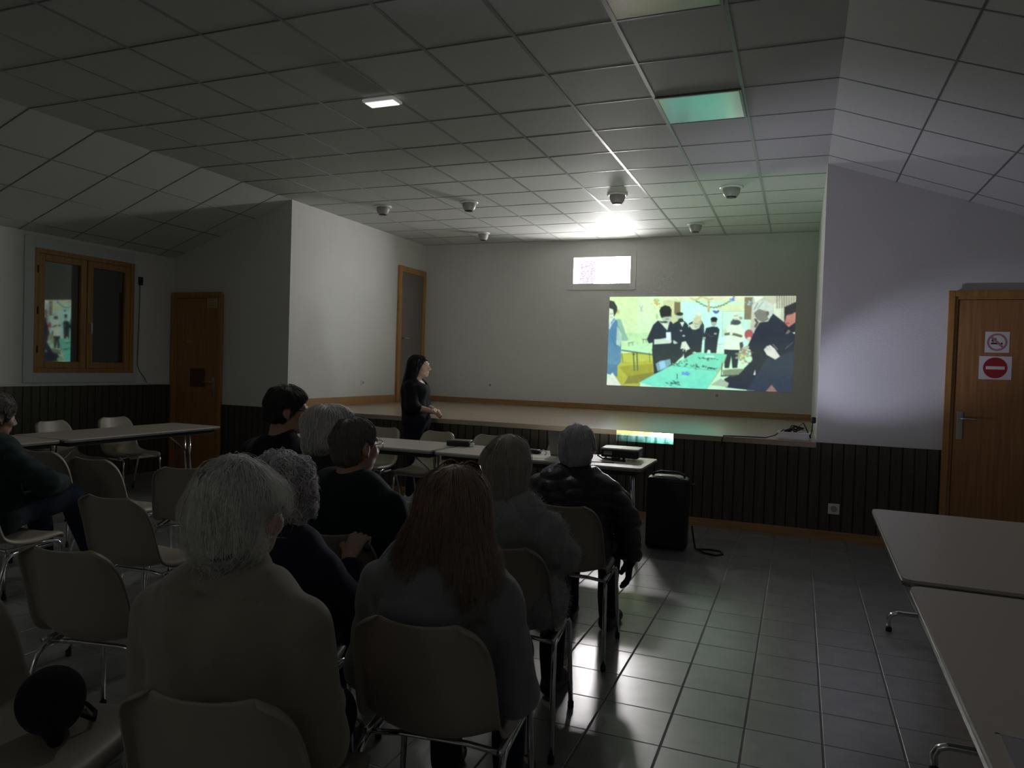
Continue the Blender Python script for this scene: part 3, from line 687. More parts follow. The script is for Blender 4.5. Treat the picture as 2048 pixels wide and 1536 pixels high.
# ------------------------------------------------------------------ tables
def make_table(L, W, Hh=.74, name='folding_table', splay=.12, post=.035):
    """long side along local X"""
    t = thing(name, 'table', 'table', (0, 0, 0))
    def rr(l, w, r, n=5):
        pts = []
        for (cx, cy, a0) in ((l-r, w-r, 0), (-l+r, w-r, PI/2), (-l+r, -w+r, PI), (l-r, -w+r, 3*PI/2)):
            for k in range(n+1):
                a = a0+PI/2*k/n; pts.append((cx+r*math.cos(a), cy+r*math.sin(a)))
        return pts
    obj('tabletop', MB().prism(rr(L/2-.003, W/2-.003, .04), Hh-.012, Hh), M['top'], t)
    obj('edge_band', MB().prism(rr(L/2, W/2, .043), Hh-.028, Hh-.0125), M['edge'], t)
    ap = MB()
    ap.box(-L/2+.06, L/2-.06, -W/2+.05, -W/2+.07, Hh-.07, Hh-.028).box(-L/2+.06, L/2-.06, W/2-.07, W/2-.05, Hh-.07, Hh-.028)
    ap.box(-L/2+.06, -L/2+.08, -W/2+.05, W/2-.05, Hh-.07, Hh-.028).box(L/2-.08, L/2-.06, -W/2+.05, W/2-.05, Hh-.07, Hh-.028)
    obj('underframe', ap, M['dark'], t)
    for s in (-1, 1):
        lf = MB(); x1 = s*(L/2-.15); x0 = s*(L/2-.15+splay)
        for yy in (-post, post): lf.tube([(x1, yy, Hh-.05), (x0, yy, .11)], .013, 10)
        q = W/2-.13
        lf.tube([(x0, -q, .012), (x0, -q-.002, .07), (x0, -q+.012, .098), (x0, -q+.045, .112), (x0, 0, .115), (x0, q-.045, .112), (x0, q-.012, .098), (x0, q+.002, .07), (x0, q, .012)], .0145, 10)
        lf.tube([(x1-s*.30, 0, Hh-.05), (x1+(x0-x1)*.5, 0, .45)], .008, 8)
        lg = obj('leg_frame', lf, M['chrome'], t, smooth=True)
        for yy in (-q, q): obj('foot_cap', MB().lathe([(.017, 0), (.0175, .02), (.015, .024)], 10, (x0, yy, 0)), M['rubber'], lg, smooth=True)
    return t
M['edge'] = mat('table_edge', (0.42, 0.42, 0.41, 1), 0.25, metal=.8)
tA = make_table(1.58, .80, splay=.30)
tA.location = (.80, 3.845, 0); tA.rotation_euler = (0, 0, PI/2+math.radians(-1)); tag(tA, 'beige folding table at the right, the farther one, under the right door', 'table', 'folding tables')
tC = make_table(1.58, .80, splay=.30, post=.09)
tC.location = (.785, 2.19, 0); tC.rotation_euler = (0, 0, PI/2+math.radians(-1)); tag(tC, 'beige folding table in the bottom right corner, nearest the camera', 'table', 'folding tables')
tB = make_table(1.80, .70, splay=.04)
tB.location = (-2.00, 5.87, 0); tag(tB, 'beige folding table before the stage carrying the projector', 'table', 'folding tables')
dup(tB, (-3.82, 5.91, 0), 0.0, 'beige folding table before the stage, left of the projector table', 'folding tables')
dup(tB, (-6.17, 5.26, 0), PI/2, 'folding table along the left wall by the window, its end before the left door', 'folding tables')
dup(tB, (-6.20, 3.44, 0), PI/2, 'folding table along the left wall, partly out of the photo at the left edge', 'folding tables')

# things on the tables and the stage
t = thing('document_sleeve', 'clear plastic sleeve lying on the table in the bottom right corner', 'document', (.565, 1.69, .7405), math.radians(-3))
M['sleeve'] = mat('glossy_sleeve', (0.34, 0.31, 0.32, 1), 0.12, spec=.8)
obj('sheet', MB().box(-.145, .145, -.11, .11, 0, .001), M['sleeve'], t)
obj('edge_strip', MB().box(-.155, -.145, -.115, .115, 0, .0015).box(-.155, .155, .11, .115, 0, .0015), M['top'], t)

t = thing('projector', 'grey and black projector standing on the right end of the front table', 'projector', (-1.37, 6.02, .74), math.radians(2))
bd = MB().prism([(-.155, -.105), (.155, -.12), (.16, .10), (.10, .125), (-.12, .125), (-.16, .10)], .022, .085)
obj('body', bd, M['projdark'] if 'projdark' in M else M['black'], t, bevel=.008)
M['projwhite'] = mat('projector_white', (0.62, 0.62, 0.62, 1), 0.3)
obj('top_cover', MB().prism([(-.157, -.107), (.157, -.122), (.162, .102), (.102, .127), (-.122, .127), (-.162, .102)], .0855, .100), M['projwhite'], t, bevel=.006)
M['projgrey'] = mat('projector_grey', (0.30, 0.31, 0.31, 1), 0.35)
obj('side_grille', MB().box(.1575, .161, -.10, .08, .03, .08), M['projgrey'], t)
obj('lens', MB().lathe([(.034, .125), (.034, .145), (.028, .148), (.026, .142), (.001, .142)], 20, (.05, 0, .055), 'y'), M['black'], t, smooth=True)
for (a, b) in ((-.12, -.085), (.12, -.095), (0, .1)): obj('foot', MB().lathe([(.014, 0), (.012, .018), (.006, .024)], 12, (a, b, 0)), M['white'], t, smooth=True)
obj('control_panel', MB().box(-.13, -.06, -.118, -.107, .045, .075), M['chrome'], t)
t = thing('cable', 'black cable looped behind the projector on the front table', 'cable', (-1.52, 5.93, .74))
obj('lead', MB().tube([(.05, .03, .05), (-.01, .02, .055), (-.03, -.02, .03), (.02, -.05, .012), (.10, -.07, .010), (.17, -.10, .008), (.22, -.09, .008), (.16, -.05, .009)], .006, 6), M['rubber'], t, smooth=True)
obj('plug', MB().box(.10, .17, -.075, -.035, 0.0, .032), M['black'], t, bevel=.008)
tag(obj('thin_cable', MB().tube([(-1.76, 5.80, .744), (-1.70, 5.72, .743), (-1.58, 5.68, .743), (-1.45, 5.69, .743), (-1.36, 5.72, .743)], .003, 6), M['rubber'], smooth=True), 'thin dark cable lying on the table in front of the projector', 'cable')
t = thing('microphone_case', 'black case with silver lid on the joint of the two front tables', 'case', (-2.90, 6.05, .74), math.radians(8))
obj('case_body', MB().box(-.12, .10, -.04, .04, 0, .05), M['black'], t, bevel=.012)
obj('lid', MB().box(-.075, .115, -.035, .035, .05, .062), M['alu'], t, bevel=.006)
obj('tape', MB().box(.10, .135, -.02, .03, 0, .035), M['white'], t, bevel=.006)
t = thing('computer_mouse', 'black device lying on the projector table left of the laptop', 'device', (-2.13, 5.95, .74), math.radians(-15))
obj('shell', MB().box(-.06, .06, -.035, .035, 0, .036), M['black'], t, bevel=.016, seg=3)
obj('cord', MB().tube([(.06, 0, .02), (.09, .01, .035), (.12, .02, .02), (.13, -.02, .004)], .006, 6), M['white'], t, smooth=True)
t = thing('eyeglasses', 'pair of glasses lying on the projector table before the laptop', 'glasses', (-1.87, 5.96, .741), math.radians(20))
for s in (-1, 1): obj('rim', MB().tube([(s*.033+.026*math.cos(a), .0, .02+.018*math.sin(a)) for a in np.linspace(0, 2*PI, 17)[:-1]], .002, 5, closed=True), M['alu'], t, smooth=True)
obj('bridge', MB().tube([(-.008, 0, .024), (0, -.002, .027), (.008, 0, .024)], .002, 5), M['alu'], t)
for s in (-1, 1): obj('temple', MB().tube([(s*.06, 0, .024), (s*.062, .06, .022), (s*.06, .12, .006)], .002, 5), M['alu'], t)
t = thing('laptop', 'open grey laptop on the projector table, half behind the white haired man', 'laptop', (-1.78, 5.93, .74), math.radians(170))
M['lapgrey'] = mat('laptop_grey', (0.24, 0.22, 0.21, 1), 0.4)
obj('base', MB().box(-.15, .15, -.11, .11, 0, .018), M['lapgrey'], t, bevel=.004)
b = MB().box(-.15, .15, -.006, .006, 0, .215)
lid = obj('screen_lid', b, M['lapgrey'], t, bevel=.004); lid.location = (0, .11, .018); lid.rotation_euler = (math.radians(-14), 0, 0)
kb = MB()
for r_ in range(4): kb.box(-.13, .13, -.03+.032*r_, -.005+.032*r_, .018, .0195)
obj('keyboard', kb, M['black'], t)
t = thing('paper_sheet', 'white paper sheet on the projector table beside the fluffy cardigan woman', 'paper', (-2.02, 5.75, .741), math.radians(10))
obj('sheet', MB().box(-.15, .15, -.105, .105, 0, .0008), M['paper'], t)
tag(obj('table_joint_strip', MB().box(-2.935, -2.885, 5.56, 5.93, .741, .745), M['alu']), 'bright metal strip over the joint of the two front tables', 'strip')

# loudspeaker on the floor
t = thing('loudspeaker', 'black portable loudspeaker with top handle on the floor before the stage', 'loudspeaker', (-1.0, 6.22, 0), math.radians(4))
sp_ = [(-.17, -.13), (.17, -.13), (.175, .02), (.11, .15), (-.11, .15), (-.175, .02)]
obj('cabinet', MB().prism(sp_, .012, .60), M['black'], t, bevel=.025, seg=4)
obj('front_grille', MB().box(-.148, .148, -.137, -.128, .04, .56), M['grill'], t, bevel=.004)
obj('top_panel', MB().box(-.13, .13, -.10, .09, .598, .606), M['projgrey'], t, bevel=.004)
obj('handle', MB().tube([(-.13, -.02, .600), (-.125, -.02, .622), (-.07, -.02, .640), (.07, -.02, .640), (.125, -.02, .622), (.13, -.02, .600)], .011, 8), M['black'], t, smooth=True)
obj('handle', MB().tube([(-.10, -.115, .602), (-.06, -.12, .615), (.06, -.12, .615), (.10, -.115, .602)], .008, 8), M['alu'], t, smooth=True)
obj('knob', MB().lathe([(.012, .17), (.012, .195), (.008, .20)], 12, (.02, 0, .54), 'x'), M['black'], t)
for (a, b) in ((-.13, -.1), (.13, -.1), (-.1, .12), (.1, .12)): obj('foot', MB().lathe([(.02, 0), (.018, .014)], 10, (a, b, 0)), M['rubber'], t)
tag(obj('speaker_cable', MB().tube([(-.80, 6.26, .19), (-.785, 6.25, .10), (-.76, 6.20, .02), (-.68, 6.12, .008), (-.58, 6.08, .008), (-.53, 6.15, .008), (-.56, 6.24, .008), (-.65, 6.26, .008), (-.745, 6.20, .010)], .0075, 8), M['rubber'], smooth=True), 'black cable looping on the floor right of the loudspeaker', 'cable')

# cable box on the stage edge
t = thing('plastic_tray', 'white plastic box of cables on the stage edge by the right side wall', 'tray', (-.03, 7.42, ZS), math.radians(-3))
bx_ = MB().box(-.135, .135, -.09, .09, 0, .012).box(-.135, -.127, -.09, .09, .012, .07).box(.127, .135, -.09, .09, .012, .07).box(-.127, .127, -.09, -.082, .012, .07).box(-.127, .127, .082, .09, .012, .07)
obj('box', bx_, M['white'], t, bevel=.004); obj('rim', MB().box(-.145, .145, -.10, -.09, .06, .072).box(-.145, .145, .09, .10, .06, .072).box(-.145, -.135, -.09, .09, .06, .072).box(.135, .145, -.09, .09, .06, .072), M['white'], t, bevel=.003)
pts = []
for k in range(90):
    a = k*.42; pts.append((-.03+.09*math.cos(a)*(.6+.4*math.sin(k*.37)), 7.42+.055*math.sin(a*1.07)*(.7+.3*math.cos(k*.53)), ZS+.035+.085*k/90+.012*math.sin(k*.9)))
pts += [(-.0, 7.45, ZS+.11), (.05, 7.44, ZS+.16), (.12, 7.40, ZS+.02)]
tag(obj('cable_tangle', MB().tube(pts, .006, 6), M['rubber'], smooth=True), 'tangle of black cables heaped in the white box on the stage', 'cable')
t = thing('power_cord', 'black power cord plugged into the right side wall of the stage', 'cord', (XR, 7.62, ZS))
obj('plug', MB().box(-.045, -.002, -.025, .025, .15, .21), M['black'], t, bevel=.008)
obj('lead', MB().tube([(-.03, 0, .16), (-.035, -.01, .08), (-.05, -.04, .01), (-.10, -.08, .008), (-.20, -.10, .012), (-.22, -.11, .05)], .005, 6), M['rubber'], t, smooth=True)
tag(obj('stage_cable', MB().tube([(-.12, 7.38, ZS+.09), (-.20, 7.36, ZS+.03), (-.28, 7.33, ZS+.006), (-.45, 7.30, ZS+.006), (-.60, 7.28, ZS+.005), (-.66, 7.23, ZS+.007), (-.672, 7.21, ZS-.03), (-.675, 7.21, ZS-.09)], .005, 6), M['rubber'], smooth=True), 'black cable lying along the stage edge left of the white box', 'cable')

# ------------------------------------------------------------------ chairs in the room
rd = math.radians
place_chair(-.95, 1.95, rd(7), 'beige chair under the woman with long red hair')
place_chair(-1.66, 2.00, rd(14), 'beige chair under the curly white haired person, behind the beige coat')
place_chair(-1.16, 1.38, rd(14), 'beige chair under the woman in the beige coat, its back top at the bottom edge')
place_chair(-1.08, 2.80, rd(7), 'beige chair under the woman in the fluffy grey cardigan')
place_chair(-1.78, 2.66, rd(12), 'beige chair under the grey haired man in the dark jumper')
place_chair(-1.10, 3.72, rd(4), 'beige chair under the white haired man in the puffer jacket')
place_chair(-2.23, 3.08, rd(12), 'beige chair under the white haired woman beside the man with the bald spot')
place_chair(-2.74, 3.36, rd(8), 'beige chair under the dark haired man in profile')
place_chair(-3.08, 2.77, rd(6), 'empty beige chair with its seat pointing right, behind the beige coat')
place_chair(-2.41, 2.02, rd(11), 'empty beige chair nearest the left, in front of the beige coat, legs in view')
place_chair(-4.12, 2.70, rd(6), 'beige chair under the leaning person at the left edge')
place_chair(-4.28, 3.62, rd(6), 'empty beige chair beyond the knees of the leaning person')
place_chair(-4.90, 3.70, rd(8), 'beige chair farthest left, behind the shoulder of the leaning person')
place_chair(-3.62, 3.62, rd(30), 'empty beige chair seen from behind, left of the beige coated woman head')
place_chair(-1.90, 1.33, rd(-72), 'beige chair at the bottom left corner, turned right, black bag on its seat')
G2 = 'beige stacking chairs behind the front tables'
place_chair(-4.05, 6.36, PI+rd(3), 'beige chair behind the front table, by the glasses of the grey haired man', G2)
place_chair(-3.42, 6.33, PI-rd(4), 'beige chair behind the front table, right of the standing woman', G2)
place_chair(-2.80, 6.33, PI+rd(2), 'beige chair behind the front table, between red hair and grey hair', G2)
place_chair(-2.08, 6.40, PI-rd(8), 'beige chair behind the front table, next to the laptop', G2)
G3 = 'beige stacking chairs at the left wall table'
place_chair(-6.62, 5.02, -PI/2+rd(6), 'beige chair behind the left wall table, the left one', G3)
place_chair(-6.62, 5.68, -PI/2-rd(4), 'beige chair behind the left wall table, the right one nearer the left door', G3)

# ------------------------------------------------------------------ implicit-surface body builder
F32 = np.float32
def cap_sdf(P, a, b, ra, rb):
    a = np.array(a, F32); b = np.array(b, F32); ba = b-a; l2 = float(ba@ba)+1e-9
    pa = P-a; t = np.clip((pa@ba)/l2, 0, 1)
    return np.sqrt(((pa-t[..., None]*ba)**2).sum(-1))-(ra+(rb-ra)*t)
def ell_sdf(P, c, r):
    q = (P-np.array(c, F32)); r = np.array(r, F32)
    k0 = np.sqrt(((q/r)**2).sum(-1)); k1 = np.sqrt(((q/(r*r))**2).sum(-1))+1e-9
    return k0*(k0-1)/k1
def tor_sdf(P, c, R, r, tilt=0.0, sy=1.0):
    q = P-np.array(c, F32); ct, st = math.cos(tilt), math.sin(tilt)
    y = q[..., 1]*ct+q[..., 2]*st; z = -q[..., 1]*st+q[..., 2]*ct
    return np.sqrt((np.sqrt(q[..., 0]**2+(y*sy)**2)-R)**2+z*z)-r
def smin(a, b, k):
    h = np.clip(.5+.5*(b-a)/k, 0, 1); return b+(a-b)*h-k*h*(1-h)
def smax(a, b, k): return -smin(-a, -b, k)
def wob(P, f, amp, seed=0, n=5):
    rg = np.random.default_rng(seed); o = 0
    for i in range(n):
        d = rg.normal(size=3); d /= np.linalg.norm(d); ff = f*(.7+.8*rg.random())
        o = o+np.sin((P@d.astype(F32))*F32(ff)+F32(rg.random()*6.28))
    return o*(amp/n)
def snets(fn, lo, hi, h):
    ax = [np.arange(lo[i], hi[i]+h, h, dtype=F32) for i in range(3)]
    G = np.stack(np.meshgrid(*ax, indexing='ij'), -1)
    D = fn(G).astype(F32); S = D < 0
    cs = [(i, j, k) for i in (0, 1) for j in (0, 1) for k in (0, 1)]
    sh = tuple(n-1 for n in D.shape)
    cnt = sum(S[i:i+sh[0], j:j+sh[1], k:k+sh[2]].astype(np.int8) for i, j, k in cs)
    idx = np.argwhere((cnt > 0) & (cnt < 8)); ids = -np.ones(sh, np.int64); ids[tuple(idx.T)] = np.arange(len(idx))
    acc = np.zeros((len(idx), 3)); num = np.zeros(len(idx))
    for a in cs:
        for d in range(3):
            if a[d]: continue
            b = list(a); b[d] = 1
            fa = D[idx[:, 0]+a[0], idx[:, 1]+a[1], idx[:, 2]+a[2]]; fb = D[idx[:, 0]+b[0], idx[:, 1]+b[1], idx[:, 2]+b[2]]
            c = (fa < 0) != (fb < 0); t = np.where(c, fa/(np.where(fa == fb, 1, fa-fb)), 0)
            p = np.tile(np.array(a, float), (len(idx), 1)); p[:, d] += t
            acc[c] += p[c]; num[c] += 1
    V = (idx+acc/num[:, None])*h+np.array(lo)
    fs = []
    for d in range(3):
        e1, e2 = (d+1) % 3, (d+2) % 3
        sl0 = [slice(None)]*3; sl1 = [slice(None)]*3; sl0[d] = slice(0, -1); sl1[d] = slice(1, None)
        A, B = S[tuple(sl0)], S[tuple(sl1)]
        q = np.argwhere(A != B); q = q[(q[:, e1] > 0) & (q[:, e2] > 0) & (q[:, e1] < sh[e1]) & (q[:, e2] < sh[e2])]
        if not len(q): continue
        ins = A[tuple(q.T)]
        def cell(o1, o2):
            c = q.copy(); c[:, e1] += o1; c[:, e2] += o2; return ids[tuple(c.T)]
        f = np.stack([cell(-1, -1), cell(0, -1), cell(0, 0), cell(-1, 0)], -1)
        f[~ins] = f[~ins][:, ::-1]; fs.append(f)
    return V, np.concatenate(fs)
def join(parts):
    vs, fs, o = [], [], 0
    for v, f in parts:
        vs.append(np.asarray(v)); fs += (np.asarray(f)+o).tolist(); o += len(v)
    return np.concatenate(vs), fs
def grad(fn, P, e=.002):
    g = np.stack([fn(P+np.array(d, F32)*e)-fn(P-np.array(d, F32)*e) for d in ((1, 0, 0), (0, 1, 0), (0, 0, 1))], -1)
    return g/(np.linalg.norm(g, axis=-1, keepdims=True)+1e-9)
def tubes(paths, rad, taper=True):
    """paths n x m x 3 -> thin three sided tubes"""
    n, m, _ = paths.shape
    t = np.gradient(paths, axis=1); t /= np.linalg.norm(t, axis=-1, keepdims=True)+1e-9
    ref = np.where(np.abs(t[..., 2:3]) < .8, np.array([0, 0, 1.]), np.array([1., 0, 0]))
    x = np.cross(t, ref); x /= np.linalg.norm(x, axis=-1, keepdims=True)+1e-9; y = np.cross(t, x)
    w = np.linspace(0, 1, m)
    prof = (np.minimum(1, .35+w*4)*np.clip((1-w)*3, .12, 1)) if taper else np.ones(m)
    r = np.asarray(rad).reshape(-1, 1, 1)*prof[None, :, None]
    V = np.stack([paths+r*(x*math.cos(a)+y*math.sin(a)) for a in (0, 2*PI/3, 4*PI/3)], 2).reshape(-1, 3)
    b = (np.arange(n)[:, None]*m+np.arange(m-1)[None, :]).ravel()*3
    f = np.concatenate([np.stack([b+k, b+(k+1) % 3, b+3+(k+1) % 3, b+3+k], -1) for k in range(3)])
    return V, f
def strands(fn, n, steps, step, rad, off, seed, crown=(0, -.05, .1), c=(0, -.02, .02), R=.3, keep=None, down=1.0, wave=0.0, wfreq=60, flare=0.0, rnd=.15, side=0.0, lift=0.0):
    rg = np.random.default_rng(seed)
    d = rg.normal(size=(n*2, 3)); d /= np.linalg.norm(d, axis=1, keepdims=True); c = np.array(c)
    # sphere-trace inwards to the hair surface
    P = (c+d*R).astype(F32)
    for _ in range(26): P = P-(d*np.clip(fn(P), -.02, .05)[:, None]*.8).astype(F32)
    ok = np.abs(fn(P)) < .006
    if keep is not None: ok &= keep(P)
    P = P[ok][:n]; n = len(P)
    jit = rg.normal(size=(n, 3))*rnd; ph = rg.random(n)*6.28; o = off*(.3+1.4*rg.random(n))
    pts = [P]; crown = np.array(crown)
    Q = P.astype(float)
    for s in range(steps):
        away = Q-crown; away /= np.linalg.norm(away, axis=1, keepdims=True)+1e-6
        fl = np.array([side, 0, -down])[None, :]+away*.8+jit
        g = grad(fn, Q.astype(F32)).astype(float)
        fl = fl-g*(fl*g).sum(1, keepdims=True)*.95+g*flare*(s/steps)**2
        fl /= np.linalg.norm(fl, axis=1, keepdims=True)+1e-6
        Q = Q+fl*step*(.7+.6*rg.random((n, 1)))
        dd = fn(Q.astype(F32))-(o+lift*(s/steps)**2); Q = Q-g*np.clip(dd, -.01, .01)[:, None]*(1-.6*flare*(s/steps))
        pts.append(Q.astype(float))
    A = np.stack(pts, 1)
    if wave > 0:
        s = np.arange(steps+1)[None, :]*step
        A = A+wave*np.stack([np.sin(s*wfreq*6.28+ph[:, None]), np.cos(s*wfreq*6.28+ph[:, None]*1.7), np.sin(s*wfreq*5.1+ph[:, None]*2.3)], -1)
    return tubes(A, rad*(.6+.8*rg.random(n)))

# ------------------------------------------------------------------ head, hands, bodies
def head_fn(P, smile=0.0):
    d = ell_sdf(P, (0, -.014, .030), (.076, .097, .088))
    d = smin(d, ell_sdf(P, (0, .028, -.028), (.063, .066, .085)), .03)
    d = smin(d, ell_sdf(P, (0, .030, -.076), (.050, .052, .038)), .025)
    d = smin(d, cap_sdf(P, (0, .072, -.100), (0, .074, -.096), .017, .017), .02)
    for s in (-1, 1):
        d = smin(d, cap_sdf(P, (s*.048, .055, -.02), (s*.04, .07, -.03), .02, .018), .02)
        d = smin(d, cap_sdf(P, (s*.012, .088, .026), (s*.042, .078, .026), .011, .009), .015)
        d = smax(d, -cap_sdf(P, (s*.026, .104, .004), (s*.040, .097, .004), .015, .013), .012)
        d = np.minimum(d, ell_sdf(P, (s*.033, .077, .004), (.014, .0135, .012)))
        e = ell_sdf(P, (s*.080, -.010, -.006), (.012, .021, .033)); e = smax(e, -ell_sdf(P, (s*.091, -.004, -.002), (.008, .011, .019)), .006)
        d = smin(d, e, .006)
        d = smin(d, ell_sdf(P, (s*.077, .002, -.036), (.007, .008, .010)), .006)
        d = smin(d, cap_sdf(P, (0, .106, -.034), (s*.013, .100, -.038), .009, .009), .008)
    d = smin(d, cap_sdf(P, (0, .090, .012), (0, .116, -.030), .0085, .012), .012)
    d = smin(d, cap_sdf(P, (-.018, .086, -.058), (.018, .086, -.058), .0095, .0095), .008)
    d = smin(d, cap_sdf(P, (-.016, .085, -.070), (.016, .085, -.070), .010, .010), .007)
    d = smax(d, -cap_sdf(P, (-.023, .098, -.0635+smile*.004), (.023, .098, -.0635+smile*.004), .0035, .0035), .004)
    return d
def hand_prims(o, Rm, curl=.5, side=1, spread=.0, thumb=.6):
    """wrist at o; local +X to the fingertips, palm looks to local -Z, thumb on the local +Y*side edge"""
    o = np.array(o, float); pr = []
    def W(p): return o+Rm@np.array(p, float)
    for y, r in ((.026, .0125), (.009, .013), (-.009, .0125), (-.026, .0115)):
        pr.append((W((.012, side*y*.7, 0)), W((.085, side*y*1.1, 0)), .0155, r, .012))
    for i, (y, ln, r) in enumerate(((.030, .070, .0095), (.010, .079, .0098), (-.011, .073, .0093), (-.031, .057, .0083))):
        p = np.array((.086, side*y*1.1, 0.0)); a = curl*.55*(1+.08*i); az = side*(spread*(1.5-i)*.09)
        for k, fr in enumerate((.45, .31, .24)):
            dirv = np.array((math.cos(a)*math.cos(az), math.cos(a)*math.sin(az), -math.sin(a)))
            q = p+dirv*ln*fr; rr = r*(1-.12*k)
            pr.append((W(p), W(q), rr, rr*.9, .005)); p = q; a += curl*(.95+.07*i)
    p = np.array((.022, side*.026, -.006)); dv = np.array((.62, side*.72, -.25)); dv /= np.linalg.norm(dv)
    for k, (ln, r) in enumerate(((.042, .0135), (.034, .0115), (.026, .0105))):
        q = p+dv*ln; pr.append((W(p), W(q), r, r*.9, .008)); p = q
        dv = dv+np.array((.35, -side*.55*thumb, -.3*thumb)); dv /= np.linalg.norm(dv)
    return pr
def hand_mesh(*a, **k):
    pr = hand_prims(*a, **k); pts = np.array([p for q in pr for p in (q[0], q[1])])
    def fn(P):
        d = None
        for (x, y, ra, rb, kk) in pr:
            e = cap_sdf(P, x, y, ra, rb); d = e if d is None else smin(d, e, kk)
        return d
    return snets(fn, pts.min(0)-.025, pts.max(0)+.025, .0042)
def basis(x, up):
    x = np.array(x, float); x /= np.linalg.norm(x); z = np.array(up, float); z -= x*(z@x); z /= np.linalg.norm(z)
    return np.stack([x, np.cross(z, x), z], 1)
def rotm(yaw=0, pitch=0, roll=0):
    return np.array(Euler((pitch, roll, yaw), 'XYZ').to_matrix())

SKIN = mat('skin', (0.52, 0.31, 0.235, 1), 0.5, noise=.08, nscale=30)
SKIN2 = mat('skin_pale', (0.56, 0.36, 0.29, 1), 0.5, noise=.08, nscale=30)

